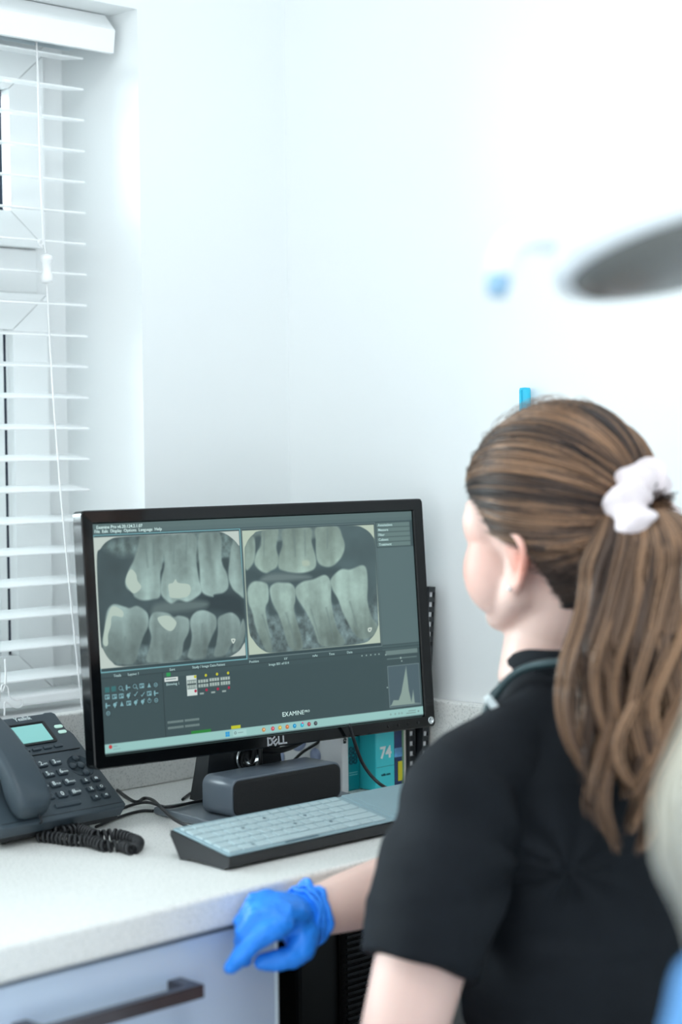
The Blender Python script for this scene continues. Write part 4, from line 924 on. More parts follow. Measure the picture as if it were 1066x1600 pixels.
comb(1.8190, 1.690, 0.264, 0.078, 'tall black comb-bound booklet whose top shows beside the monitor edge', 20)
# cyan marker pen in a clip on the right wall
p_ = on_y(820.5, 606, 1.52); pe = empty('marker_pen', (XB - 0.012, p_.y, p_.z - 0.12), 'bright cyan marker pen clipped upright to the right wall above the woman', 'pen')
p0 = CAM + (CF + CR * ((820.5 - 533) / FPX) - CU * ((606 - 800) / FPX)) * (1 / (CF + CR * ((820.5 - 533) / FPX) - CU * ((606 - 800) / FPX)).x) * (XB - 0.011)
T = Matrix.Translation((p0.x, p0.y, p0.z - 0.13))
MB(T).lathe([(0.0055, 0.0), (0.0068, 0.003), (0.0068, 0.085), (0.0060, 0.086)], 20).build('barrel', WHITEB, pe)
CY = mat('cyan_plastic', (40, 190, 225), 0.25)
m = MB(T).lathe([(0.0060, 0.0861), (0.0074, 0.087), (0.0074, 0.127), (0.0064, 0.130), (0.0006, 0.1305)], 20); cp = m.build('cap', CY, pe)
MB(T).box(-0.0095, -0.0075, -0.0015, 0.0015, 0.094, 0.1275, 0.0005).build('clip', CY, cp)
MB(T).box(0.0070, 0.0109, -0.012, 0.012, 0.030, 0.060, 0.001).build('wall_holder', WHITEB, pe)

# ------------------------------------------------------------------ people
SKIN = mat('skin', (226, 192, 180), 0.5, spec=0.35, noise_scale=9, noise_amt=0.05, sss=0.12)
nt = SKIN.node_tree; b_ = nt.nodes['Principled BSDF']; src = b_.inputs['Base Color'].links[0].from_socket
fa = nt.nodes.new('ShaderNodeAttribute'); fa.attribute_name = 'flush'; fm = nt.nodes.new('ShaderNodeMixRGB'); fm.inputs[2].default_value = (*s2l((216, 138, 118)), 1)
nt.links.new(fa.outputs['Fac'], fm.inputs[0]); nt.links.new(src, fm.inputs[1]); nt.links.new(fm.outputs[0], b_.inputs['Base Color'])
SCRUB = mat('black_scrubs', (22, 26, 31), 0.85, spec=0.2, noise_scale=14, noise_amt=0.12, bump=0.15, bump_scale=900)
TROUSER = mat('black_trousers', (26, 29, 34), 0.85, spec=0.2, noise_scale=14, noise_amt=0.12)
BLUETOP = mat('blue_tunic', (96, 150, 205), 0.8, spec=0.2, noise_scale=10, noise_amt=0.06)
GLOVE = mat('blue_nitrile', (42, 140, 246), 0.42, spec=0.4, noise_scale=40, noise_amt=0.05, bump=0.25, bump_scale=120)
SCRUNCH = mat('scrunchie_cloth', (232, 220, 222), 0.8, noise_scale=30, noise_amt=0.04, bump=0.3, bump_scale=90)
EYEW = mat('eye_white', (235, 235, 235), 0.2)
SHOE = mat('black_shoe', (24, 25, 28), 0.4)

class Blob:
    """overlapping closed shapes fused into one continuous surface"""
    def __init__(self): self.mb = MB()
    def loft(self, pts, rads, hint=(0, 0, 1), n=20, ends=True):
        pts = [Vector(p) for p in pts]; rads = [(r, r) if not hasattr(r, '__len__') else r for r in rads]
        hint = Vector(hint)
        P = list(pts); R = list(rads)
        if ends:
            for side in (0, -1):
                a = pts[side]; b = pts[1 if side == 0 else -2]; d = (a - b).normalized(); r = rads[side]; rm = min(r)
                ex = [(a + d * rm * s, (r[0] * c, r[1] * c)) for s, c in ((0.45, 0.88), (0.8, 0.58), (0.98, 0.15))]
                for q, rr in ex:
                    if side == 0: P.insert(0, q); R.insert(0, rr)
                    else: P.append(q); R.append(rr)
        vs = []; fs = []; N = len(P)
        for i, p in enumerate(P):
            t = (P[min(i + 1, N - 1)] - P[max(i - 1, 0)]).normalized()
            A = (hint - t * hint.dot(t)).normalized(); B = t.cross(A)
            for k in range(n):
                a = 2 * math.pi * k / n; vs.append(p + A * math.cos(a) * R[i][0] + B * math.sin(a) * R[i][1])
        for i in range(N - 1):
            for k in range(n): fs.append([i * n + k, i * n + (k + 1) % n, (i + 1) * n + (k + 1) % n, (i + 1) * n + k])
        fs += [list(range(n))[::-1], [(N - 1) * n + k for k in range(n)]]
        self.mb.raw(vs, fs, True); return self
    def ell(self, c, F, L, U, rf, rl, ru):
        M = frame(c, F, L, U)
        self.mb.ell((0, 0, 0), rf, rl, ru, M=M, u=28, v=18); return self
    def build(self, name, m, parent, voxel=0.004, smooth=6, fold=None, label=None, flush=None):
        me = bpy.data.meshes.new(name); me.from_pydata(self.mb.v, [], self.mb.f); me.update()
        bm = bmesh.new(); bm.from_mesh(me); bmesh.ops.recalc_face_normals(bm, faces=bm.faces[:]); bm.to_mesh(me); bm.free()
        o = bpy.data.objects.new(name, me); COL.objects.link(o)
        r = o.modifiers.new('r', 'REMESH'); r.mode = 'VOXEL'; r.voxel_size = voxel
        s = o.modifiers.new('s', 'SMOOTH'); s.factor = 0.5; s.iterations = smooth
        dg = bpy.context.evaluated_depsgraph_get(); dg.update()
        me2 = bpy.data.meshes.new_from_object(o.evaluated_get(dg)); bpy.data.objects.remove(o); bpy.data.meshes.remove(me)
        n = len(me2.vertices); co = np.empty(n * 3); me2.vertices.foreach_get('co', co); co = co.reshape(-1, 3)
        if fold:
            no = np.empty(n * 3); me2.vertices.foreach_get('normal', no); no = no.reshape(-1, 3)
            co = co + no * fold(co)[:, None]
        Mi = np.array(wmat(parent).inverted()); co = co @ Mi[:3, :3].T + Mi[:3, 3]
        me2.vertices.foreach_set('co', co.ravel())
        me2.polygons.foreach_set('use_smooth', [True] * len(me2.polygons)); me2.update()
        if flush:
            cw = np.empty(n * 3); me2.vertices.foreach_get('co', cw); cw = cw.reshape(-1, 3); fl = np.zeros(n)
            for c_, r_, a_ in flush:
                cl_ = np.array(c_) @ Mi[:3, :3].T + Mi[:3, 3]; fl = np.maximum(fl, a_ * np.exp(-(np.linalg.norm(cw - cl_, axis=1) / r_) ** 2))
            at = me2.attributes.new('flush', 'FLOAT', 'POINT'); at.data.foreach_set('value', fl)
        me2.name = name; me2.materials.clear(); me2.materials.append(m)
        o2 = bpy.data.objects.new(name, me2); COL.objects.link(o2); o2.parent = parent
        return tag(o2, label)

def hand(bl, wrist, d, nrm, side, curl=0.35, scale=1.0, r0=0.0):
    """palm and five separate fingers. d: wrist->knuckles, nrm: back of the hand, side: towards the thumb"""
    d = Vector(d).normalized(); nrm = (Vector(nrm) - d * Vector(nrm).dot(d)).normalized(); s = d.cross(nrm)
    if s.dot(Vector(side)) < 0: s = -s
    W = Vector(wrist); k = scale
    bl.loft([W, W + d * 0.03 * k, W + d * 0.065 * k, W + d * 0.085 * k], [(0.017 * k, 0.025 * k), (0.016 * k, 0.034 * k), (0.014 * k, 0.040 * k), (0.011 * k, 0.038 * k)], hint=nrm)
    for off, ln, r in ((0.029, 0.072, 0.0085), (0.010, 0.080, 0.0088), (-0.010, 0.074, 0.0085), (-0.028, 0.058, 0.0076)):
        p = W + (d * 0.085 + s * off) * k; pts = [p - d * 0.02 * k, p]; a = 0
        dirc = d + s * off * 1.5
        for seg, f in ((0.45, 0.8), (0.31, 1.1), (0.24, 0.8)):
            a += curl * f; v = (dirc.normalized() * math.cos(a) - nrm * math.sin(a)); pts.append(pts[-1] + v * ln * seg * k)
        bl.loft(pts, [r * k, (r + 0.0005) * k, r * k, r * 0.92 * k, r * 0.8 * k], hint=nrm, n=12)
    b = W + (d * 0.025 + s * 0.022) * k
    pts = [b, b + (d * 0.022 + s * 0.022 - nrm * 0.008) * k, b + (d * 0.050 + s * 0.032 - nrm * 0.018) * k, b + (d * 0.074 + s * 0.034 - nrm * 0.026) * k]
    bl.loft(pts, [0.014 * k, 0.0115 * k, 0.0098 * k, 0.0080 * k], hint=nrm, n=12)

def head_shapes(bl, H, F, L, U, neck_base):
    def P(f, l, u): return H + F * f + L * l + U * u
    bl.ell(P(-0.004, 0, 0.012), F, L, U, 0.096, 0.074, 0.098)
    bl.ell(P(0.034, 0, -0.028), F, L, U, 0.056, 0.058, 0.074)
    bl.ell(P(0.030, 0, -0.062), F, L, U, 0.050, 0.050, 0.046)
    for s in (-1, 1):
        bl.loft([P(0.002, 0.052 * s, -0.045), P(0.012, 0.050 * s, -0.078), P(0.050, 0.030 * s, -0.098), P(0.072, 0.010 * s, -0.104)], [0.017, 0.019, 0.019, 0.017], hint=F, n=14)
        bl.ell(P(0.050, 0.037 * s, -0.056), F, L, U, 0.038, 0.034, 0.047); bl.ell(P(0.052, 0.046 * s, -0.006), F, L, U, 0.030, 0.022, 0.034)      # cheek
        bl.ell(P(0.074, 0.030 * s, 0.014), F, L, U, 0.014, 0.022, 0.008)       # brow
        # ear: helix, lobe, inner shell
        e = [P(0.006, 0.070 * s, -0.040), P(0.001, 0.077 * s, -0.026), P(-0.012, 0.084 * s, -0.019), P(-0.025, 0.089 * s, -0.026), P(-0.028, 0.089 * s, -0.042), P(-0.021, 0.084 * s, -0.058), P(-0.009, 0.078 * s, -0.071), P(0.000, 0.072 * s, -0.074)]
        bl.loft(catmull(e, 3), [0.0045] * (len(e) * 3 - 2), hint=L, n=10)
        bl.ell(P(-0.012, 0.076 * s, -0.040), F, (L + F * -0.25 * s).normalized(), U, 0.015, 0.0045, 0.024)
        bl.ell(P(-0.004, 0.075 * s, -0.070), F, L, U, 0.0085, 0.0055, 0.0095)
    bl.loft([P(0.088, 0, 0.006), P(0.097, 0, -0.014), P(0.108, 0, -0.032), P(0.098, 0, -0.040)], [0.007, 0.0085, 0.0115, 0.010], hint=L, n=12)
    for s in (-1, 1): bl.ell(P(0.096, 0.011 * s, -0.036), F, L, U, 0.010, 0.007, 0.007)
    bl.ell(P(0.086, 0, -0.062), F, L, U, 0.012, 0.022, 0.006); bl.ell(P(0.085, 0, -0.072), F, L, U, 0.011, 0.019, 0.006)
    bl.ell(P(0.078, 0, -0.098), F, L, U, 0.018, 0.020, 0.015)
    NB = Vector(neck_base)
    bl.loft([P(-0.022, 0, -0.025), P(-0.022, 0, -0.070), NB + Vector((0, 0, 0.02)) * 1.0 + F * 0.004, NB - Vector((0, 0, 0.03))], [(0.056, 0.054), (0.055, 0.051), (0.056, 0.054), (0.066, 0.072)], hint=F, n=28)

def folds(seed, amp, sc):
    off = Vector((seed * 3.1, seed * 1.7, 0))
    def f(co):
        out = np.empty(len(co))
        for i, c in enumerate(co):
            v = Vector(c)
            out[i] = amp * (noise.noise(Vector((v.x * sc[0], v.y * sc[1], v.z * sc[2])) + off) + 0.5 * noise.noise(Vector((v.x * sc[0] * 2.3, v.y * sc[1] * 2.3, v.z * sc[2] * 2.1)) + off))
        return out
    return f

def strands(name, paths, rad, cols, m, parent, n=4, label=None):
    """many fine hairs as one mesh. paths (N,S,3), rad (N,S), cols (N,S,3)"""
    N, K, _ = paths.shape
    t = np.empty_like(paths); t[:, 1:-1] = paths[:, 2:] - paths[:, :-2]; t[:, 0] = paths[:, 1] - paths[:, 0]; t[:, -1] = paths[:, -1] - paths[:, -2]
    t /= np.linalg.norm(t, axis=2, keepdims=True) + 1e-12
    ref = np.array([0.31, 0.17, 0.93]); A = ref - t * (t @ ref)[..., None]; A /= np.linalg.norm(A, axis=2, keepdims=True) + 1e-9; B = np.cross(t, A)
    ang = np.arange(n) * 2 * np.pi / n
    co = paths[:, :, None] + rad[:, :, None, None] * (A[:, :, None] * np.cos(ang)[None, None, :, None] + B[:, :, None] * np.sin(ang)[None, None, :, None])
    Mi = np.array(wmat(parent).inverted()); co = co.reshape(-1, 3) @ Mi[:3, :3].T + Mi[:3, 3]
    idx = np.arange(N * K * n).reshape(N, K, n)
    a = idx[:, :-1]; b = idx[:, 1:]
    q = np.stack([a, np.roll(a, -1, 2), np.roll(b, -1, 2), b], -1).reshape(-1, 4).astype(np.int32)
    me = bpy.data.meshes.new(name)
    me.vertices.add(len(co)); me.vertices.foreach_set('co', co.ravel())
    me.loops.add(q.size); me.loops.foreach_set('vertex_index', q.ravel())
    me.polygons.add(len(q)); me.polygons.foreach_set('loop_start', np.arange(0, q.size, 4, dtype=np.int32))
    me.update(calc_edges=True)
    me.polygons.foreach_set('use_smooth', [True] * len(me.polygons))
    ca = me.color_attributes.new('tone', 'FLOAT_COLOR', 'POINT')
    rgba = np.ones((N, K, n, 4), np.float32); rgba[..., :3] = cols[:, :, None]
    ca.data.foreach_set('color', rgba.ravel())
    me.materials.append(m)
    o = bpy.data.objects.new(name, me); COL.objects.link(o); o.parent = parent
    return tag(o, label)

def tones(rng, key, pal):
    """streaky hair colour: key in 0..1 picks between dark, middle and light"""
    pal = np.array(pal); k = np.clip(key, 0, 1)[..., None]
    return np.where(k < 0.5, pal[0] * (1 - 2 * k) + pal[1] * 2 * k, pal[1] * (2 - 2 * k) + pal[2] * (2 * k - 1))

def noise1(rng, n_cells, x):
    g = rng.rand(n_cells + 2); xi = np.clip((x * n_cells).astype(int), 0, n_cells); f = x * n_cells - xi; f = np.clip(f, 0, 1); f = f * f * (3 - 2 * f)
    return g[xi] * (1 - f) + g[np.minimum(xi + 1, n_cells + 1)] * f

def body(root, N, F, L, dz, H, HF, HL, HU, arms, skin, top_mat, trouser, seat_z, knee, voxel=0.004, sleeve=True):
    Z3 = Vector((0, 0, 1))
    def B(l, f, z): return Vector((N.x, N.y, 0)) + L * l + F * f + Z3 * (z + dz)
    bl = Blob()
    head_shapes(bl, H, HF, HL, HU, B(0, 0.0, 1.105))
    tor = [(0.60, -0.10, 0.150, 0.102), (0.64, -0.095, 0.145, 0.10), (0.72, -0.08, 0.125, 0.088), (0.82, -0.06, 0.130, 0.095), (0.91, -0.04, 0.148, 0.105), (0.98, -0.028, 0.145, 0.092), (1.03, -0.02, 0.115, 0.065), (1.065, -0.012, 0.07, 0.052)]
    bl.loft([B(0, f, z) for z, f, a, b in tor], [(a, b) for z, f, a, b in tor], hint=L, n=36)
    legs = []
    for s in (1, -1):
        hip = B(0.085 * s, -0.09, 0.575); kn = Vector(knee[0 if s == 1 else 1]); an = Vector((kn.x, kn.y, 0)) - F * 0.06; an.z = 0.085
        bl.loft([hip, hip.lerp(kn, 0.5), kn], [0.078, 0.066, 0.052], hint=Z3, n=20)
        bl.loft([kn, kn.lerp(an, 0.35), an], [0.050, 0.050, 0.034], hint=F, n=18)
        bl.loft([an + Vector((0, 0, -0.03)) - F * 0.03, an + Vector((0, 0, -0.045)) + F * 0.14], [(0.030, 0.034), (0.020, 0.036)], hint=Z3, n=16)
        legs.append((hip, kn, an))
    for sh, el, wr, rr in arms:
        bl.loft([sh, Vector(sh).lerp(Vector(el), 0.45), el], [0.047, rr, 0.040], hint=F, n=20)
        bl.loft([el, Vector(el).lerp(Vector(wr), 0.3), Vector(el).lerp(Vector(wr), 0.75), wr], [0.039, 0.040, 0.031, (0.022, 0.027)], hint=Z3, n=20)
        bl.loft([B(0, -0.015, 1.03), sh], [0.05, 0.047], hint=F, n=18)
        sgn = 1 if (Vector(sh) - B(0, 0, 0)).dot(L) > 0 else -1; bl.loft([B(0.030 * sgn, -0.02, 1.070), B(0.080 * sgn, -0.02, 1.030), sh], [0.024, 0.030, 0.036], hint=F, n=18)
    return bl, B, legs, tor

# --- the woman at the screen
N = Vector((1.532, 1.217, 0)); F = Vector((-0.146, 0.989, 0)).normalized(); L = Vector((-F.y, F.x, 0))
woman = empty('person', (1.545, 1.12, 0), 'person in black scrubs with brown ponytail and blue gloves seated at the monitor', 'person')
H = shot(868, 803, 1.93)
HF = (Matrix.Rotation(math.radians(-8), 3, 'Z') @ F - Vector((0, 0, 0.06))).normalized(); HL = Vector((-HF.y, HF.x, 0)).normalized(); HU = HF.cross(HL).normalized()
shL = shot(726, 1228, 1.815); elL = shot(624, 1640, 1.74)
shR = Vector((N.x, N.y, 0)) - L * 0.16 + F * 0.0 + Vector((0, 0, 1.02)); elR = shot(745, 1345, 2.085); wrR = shot(464, 1434, 1.926)
kneeL = Vector((1.475, 1.515, 0.535)); kneeR = Vector((1.66, 1.515, 0.535))
wrL = Vector((1.425, 1.335, 0.668))
arms = [(shL, elL, wrL, 0.047), (shR, elR, wrR, 0.046)]
bl, B, legs, tor = body(woman, N, F, L, 0.0, H, HF, HL, HU, arms, SKIN, SCRUB, TROUSER, 0.50, (kneeL, kneeR))
hand(bl, wrL, (0.35, 0.9, -0.2), (0, 0.25, 1), (1, 0, 0), 0.3, 0.92)
hb = Blob()
# right hand in its glove, built finger by finger
def hp(x, y, d): return shot(x, y, d)
def glove_hand(b, g):
    W = wrR
    b.loft([W, hp(452, 1431, 1.918), hp(438, 1426, 1.905), hp(425, 1425, 1.892), hp(408, 1424, 1.888)], [(0.024 + g, 0.027 + g), (0.023 + g, 0.031 + g), (0.021 + g, 0.033 + g), (0.018 + g, 0.032 + g), (0.014 + g, 0.029 + g)], hint=(0, 0, 1), n=22)
    fingers = [
        ([(440, 1446, 1.868), (418, 1456, 1.858), (392, 1478, 1.853), (373, 1498, 1.852), (361, 1511, 1.852)], (0.0125, 0.0118, 0.0100, 0.0092, 0.0078)),
        ([(425, 1428, 1.880), (400, 1436, 1.872), (381, 1458, 1.870), (377, 1484, 1.874), (383, 1500, 1.880)], (0.0125, 0.0118, 0.0100, 0.0090, 0.0078)),
        ([(418, 1415, 1.895), (394, 1420, 1.888), (378, 1442, 1.888), (377, 1468, 1.894), (386, 1484, 1.902)], (0.0120, 0.0112, 0.0098, 0.0088, 0.0076)),
        ([(418, 1406, 1.910), (398, 1409, 1.905), (382, 1428, 1.906), (381, 1450, 1.913), (390, 1464, 1.920)], (0.0112, 0.0105, 0.0090, 0.0080, 0.0070)),
        ([(474, 1462, 1.905), (470, 1484, 1.890), (455, 1497, 1.880), (430, 1501, 1.874), (411, 1503, 1.872)], (0.0180, 0.0155, 0.0122, 0.0108, 0.0088)),
    ]
    for pts, rr in fingers: b.loft([hp(*q) for q in pts], [r + g for r in rr], hint=(0, 0, 1), n=14)
    b.loft([hp(462, 1440, 1.905), hp(472, 1475, 1.900)], [0.019 + g, 0.016 + g], hint=(0, 0, 1), n=16)
glove_hand(bl, -0.0035)
bl.build('body', SKIN, woman, 0.0036, 4, flush=[(H + HL * 0.085 + HU * -0.045 - HF * 0.018, 0.026, 1.0), (H + HL * 0.065 + HU * -0.045 + HF * 0.075, 0.035, 0.55)])
gb = Blob(); glove_hand(gb, 0.0)
elv = (elR - wrR).normalized()
gb.loft([wrR, wrR + elv * 0.010, wrR + elv * 0.022], [(0.0255, 0.0285), (0.0270, 0.0295), (0.0290, 0.0310)], hint=(0, 0, 1), n=24, ends=False)
gl = gb.build('glove', GLOVE, woman, 0.0022, 3, fold=folds(4, 0.0016, (60, 60, 60)), label='blue nitrile glove on the hand at the drawer')
m = MB()
cuffc = wrR + elv * 0.020
def ring_tube(mb, c, ax, R, r, n=40, k=10, wob=0.0, seed=0):
    ax = ax.normalized(); u = ax.cross(Vector((0, 0, 1))).normalized(); v = ax.cross(u)
    P = []
    for i in range(n + 1):
        a = 2 * math.pi * i / n; w_ = wob * noise.noise(Vector((math.cos(a) * 2 + seed, math.sin(a) * 2, seed)))
        P.append(c + (u * math.cos(a) + v * math.sin(a)) * (R + w_) + ax * w_)
    mb.tube(P, r, k, caps=False)
for dx, R, r in ((0.0, 0.0305, 0.0036), (-0.007, 0.0300, 0.0026), (-0.014, 0.0290, 0.0022)): ring_tube(m, cuffc + elv * dx, elv, R, r, wob=0.004, seed=dx * 100)
m.build('glove_cuff', GLOVE, woman, label='rolled blue cuff of the glove')
# second glove on the other hand
gb = Blob(); hand(gb, wrL, (0.35, 0.9, -0.2), (0, 0.25, 1), (1, 0, 0), 0.3, 1.0); gb.build('glove', GLOVE, woman, 0.003, 3, label='blue nitrile glove on the hand resting in the lap')
# scrub top
tb = Blob()
tb.loft([B(0, f, z) for z, f, a, b in [(0.555, -0.10, 0, 0), (0.64, -0.095, 0, 0), (0.72, -0.050, 0, 0), (0.82, -0.038, 0, 0), (0.91, -0.034, 0, 0), (0.985, -0.030, 0, 0), (1.030, -0.024, 0, 0), (1.058, -0.020, 0, 0), (1.080, -0.018, 0, 0)]],
        [(0.178, 0.130), (0.168, 0.122), (0.168, 0.138), (0.168, 0.134), (0.168, 0.128), (0.158, 0.108), (0.126, 0.080), (0.084, 0.072), (0.069, 0.070)], hint=L, n=48, ends=False)
for sh, el, t1 in ((shL, elL, 0.70), (shR, elR, 0.62)):
    a = Vector(sh); e_ = a.lerp(Vector(el), t1)
    tb.loft([B(0, -0.02, 1.015), a + Vector((0, 0, 0.002))], [0.057, 0.054], hint=F, n=22)
    sgn = 1 if t1 == 0.70 else -1; tb.loft([B(0.040 * sgn, 0.004, 1.066), B(0.080 * sgn, -0.016, 1.036), a], [0.034, 0.040, 0.048], hint=F, n=22); tb.loft([B(0.045 * sgn, 0.035, 1.040), B(0.040 * sgn, 0.0, 1.062)], [0.028, 0.034], hint=F, n=18)
    tb.loft([a + (a - e_) * 0.02, a.lerp(e_, 0.35), a.lerp(e_, 0.75), e_], [0.0580, 0.0640, 0.0640, 0.0590], hint=F, n=28, ends=False)
def scrub_fold(co):
    base = folds(2, 0.0050, (9, 9, 16))(co) + folds(6, 0.0035, (6, 6, 34))(co) * (co[:, 2] < 0.95)
    # creases radiating from the left armpit and slanting over the back
    ap = np.array(B(0.150, 0.0, 0.91)); d = co - ap; r = np.linalg.norm(d, axis=1)
    ang = np.arctan2(d[:, 2], d @ np.array(-L)); base += 0.0040 * np.sin(ang * 9) * np.exp(-((r - 0.07) / 0.06) ** 2) * (1 - np.exp(-(r / 0.055) ** 4))
    return base
tb.build('scrub_top', SCRUB, woman, 0.0045, 5, fold=scrub_fold, label='short-sleeved black scrub top')
# collar band
m = MB(); cc = B(0, -0.006, 1.088)
ca, cb_ = 0.0600, 0.0640
def band(mb, c, A, Bv, Ax, ra, rb, prof, n=48, dropf=0.0):
    vs = []; fs = []
    for i in range(n):
        a = 2 * math.pi * i / n; ca_, sa = math.cos(a), math.sin(a)
        for (dr, dh) in prof: vs.append(c + A * ca_ * (ra + dr) + Bv * sa * (rb + dr) + Ax * (dh - dropf * max(0, sa) ** 2))
    k = len(prof)
    for i in range(n):
        for j in range(k): fs.append([i * k + j, i * k + (j + 1) % k, ((i + 1) % n) * k + (j + 1) % k, ((i + 1) % n) * k + j])
    mb.raw(vs, fs, True)
band(m, cc, L, F, Vector((0, 0, 1)), ca, cb_, [(0.0, -0.014), (0.001, 0.016), (0.004, 0.018), (0.007, 0.014), (0.012, -0.016)], dropf=0.032)
m.build('collar', SCRUB, woman)
# strap round the neck with a small white clip
st_m = mat('strap_green', (44, 66, 70), 0.4)
m = MB(); m.tube(catmull([shot(985, 1050, 1.83), shot(940, 1040, 1.82), shot(895, 1035, 1.84), shot(860, 1036, 1.85), shot(828, 1042, 1.865), shot(800, 1056, 1.875), shot(778, 1080, 1.875), shot(762, 1106, 1.865), shot(757, 1120, 1.87)], 6), 0.0042, 8); m.build('lanyard', st_m, woman, label='dark green strap around the neck')
m = MB(frame(shot(768, 1098, 1.850), (CR * 0.8 + CU * 0.6), (CU * 0.8 - CR * 0.6))); m.box(-0.004, 0.004, -0.008, 0.008, -0.002, 0.004, 0.0015); m.build('lanyard_clip', KEYW, woman, label='small white strap clip')
# trousers and shoes
tb = Blob()
for hip, kn, an in legs:
    tb.loft([hip, hip.lerp(kn, 0.5), kn], [0.086, 0.075, 0.062], hint=Vector((0, 0, 1)), n=24)
    tb.loft([kn, kn.lerp(an, 0.4), an + Vector((0, 0, 0.01))], [0.060, 0.060, 0.050], hint=F, n=22, ends=False)
tb.loft([B(0, -0.10, 0.605), B(0, -0.098, 0.64), B(0, -0.085, 0.69)], [(0.168, 0.118), (0.160, 0.112), (0.140, 0.100)], hint=L, n=36)
tb.build('trousers', TROUSER, woman, 0.007, 5, fold=folds(5, 0.004, (12, 12, 10)))
for hip, kn, an in legs:
    sb_ = Blob(); sb_.loft([an + Vector((0, 0, -0.045)) - F * 0.045, an + Vector((0, 0, -0.040)), an + Vector((0, 0, -0.052)) + F * 0.10, an + Vector((0, 0, -0.058)) + F * 0.165], [(0.036, 0.036), (0.042, 0.040), (0.030, 0.044), (0.022, 0.036)], hint=Vector((0, 0, 1)), n=20, ends=False); sb_.build('shoe', SHOE, woman, 0.005, 3)
for s in (-1, 1):
    m = MB(); m.ell(H + HF * 0.0745 + HL * 0.030 * s - HU * 0.004, 0.0118, 0.0118, 0.0118); m.build('eye', EYEW, woman)
m = MB(); m.ell(H + HF * 0.0 + HL * 0.0795 + HU * -0.072, 0.0024, 0.0024, 0.0024); m.build('earring', CHROME, woman, label='small silver stud in the left ear')

def stool(x, y, top, label, name='stool'):
    e = empty(name, (x, y, 0), label, 'stool')
    T = Matrix.Translation((x, y, 0))
    MB(T).lathe([(0.12, top - 0.075), (0.17, top - 0.07), (0.185, top - 0.045), (0.18, top - 0.012), (0.15, top - 0.002), (0.02, top - 0.0005)], 40).build('seat', BLACKS, e)
    MB(T).lathe([(0.028, 0.10), (0.028, top - 0.16), (0.020, top - 0.16), (0.020, top - 0.0755)], 24).build('column', CHROME, e)
    for k in range(5):
        a = 2 * math.pi * k / 5 + 0.3; T2 = T @ Matrix.Rotation(a, 4, 'Z')
        lg = MB(T2).box(0.02, 0.27, -0.02, 0.02, 0.075, 0.10, 0.006).build('leg', CHROME, e)
        MB(T2 @ Matrix.Translation((0.25, 0, 0.027)) @ Matrix.Rotation(math.radians(90), 4, 'X')).lathe([(0.010, -0.018), (0.026, -0.016), (0.027, 0.0), (0.026, 0.016), (0.010, 0.018)], 20).build('castor', RUBBER, lg)
    return e
stool(B(0, -0.10, 0).x, B(0, -0.10, 0).y, 0.478, 'black round stool on castors under the person in black scrubs')

# --- hair of the woman
HAIRM = attr_mat('hair_brown', 'tone', 0.42, False, 0.35)
UA, UB, UC = 0.106, 0.085, 0.100           # front-back, side, up
HC = H + HU * 0.006 - HF * 0.002
Mh = np.array([list(HF), list(HL), list(HU)])  # rows
HCn = np.array(HC)
def nape(d):
    k = np.where(d[..., 2] < 0, np.sqrt(1 + d[..., 2] ** 2), 1.0); e = d.copy(); e[..., 0] *= k; e[..., 1] *= k
    e[..., 2] = np.where(d[..., 2] < 0, d[..., 2] * 1.12, d[..., 2]); return e
def to_world(dirs, off): return HCn + (nape(dirs) * (np.array([UA, UB, UC]) + off[..., None])) @ Mh
def hairline(u):
    return np.interp(u, [-1.0, -0.92, -0.80, -0.62, -0.42, -0.30, -0.20, 0.05, 0.22, 0.40, 0.55, 0.68, 0.85, 1.0], [-0.10, -0.20, -0.27, -0.27, -0.18, -0.05, 0.22, 0.42, 0.64, 0.78, 0.78, 0.72, 0.60, 0.55])
rng = np.random.RandomState(11)
D = rng.normal(size=(26000, 3)); D /= np.linalg.norm(D, axis=1, keepdims=True)
hl = hairline(D[:, 2]) + 0.035 * rng.normal(size=len(D)) * np.clip(1.2 + D[:, 2] * 1.2, 0.25, 1); D = D[(D[:, 0] < hl)]
edge = hairline(D[:, 2]) - D[:, 0]
wgt = np.exp(-edge / 0.16) + 0.16
D = D[rng.rand(len(D)) < wgt][:9500]
TIE = HC - HF * 0.112 - HU * 0.006
tie = (np.array(TIE) - HCn) @ Mh.T / np.array([UA, UB, UC]); tie /= np.linalg.norm(tie)
K = 18
tt = np.linspace(0, 1, K)
dots = np.clip(D @ tie, -1, 1); om = np.arccos(dots)[:, None]
sl = (np.sin((1 - tt)[None] * om) / np.sin(om))[..., None] * D[:, None] + (np.sin(tt[None] * om) / np.sin(om))[..., None] * tie
# bow the side strands a little downward before they sweep up to the tie
sag = (np.sin(np.pi * tt)[None] * 0.10 * np.abs(D[:, 1:2]) * (D[:, 2:3] > -0.3))
sl[..., 2] -= sag; sl /= np.linalg.norm(sl, axis=2, keepdims=True)
ang = np.arctan2(D[:, 1], D[:, 2]) / (2 * np.pi) + 0.5
lift = 0.002 + 0.004 * rng.rand(len(D)); under_ = np.clip((-D[:, 2] - 0.25) * 2.5, 0, 1)
clump = noise1(rng, 46, ang)
off = lift[:, None] + 0.006 * (clump[:, None] - 0.4) * np.sin(np.pi * tt)[None] + 0.006 * np.sin(np.pi * np.minimum(tt * 1.15, 1))[None] * np.clip(D[:, 2:3], 0, 1)
off = off + (under_ * 0.004)[:, None] * np.sin(tt[None] * 22 + 6.28 * rng.rand(len(D), 1)) * np.minimum(1, 4 * tt)[None]
off = off * np.minimum(1, 0.15 + 4 * tt)[None]
paths = to_world(sl, off)
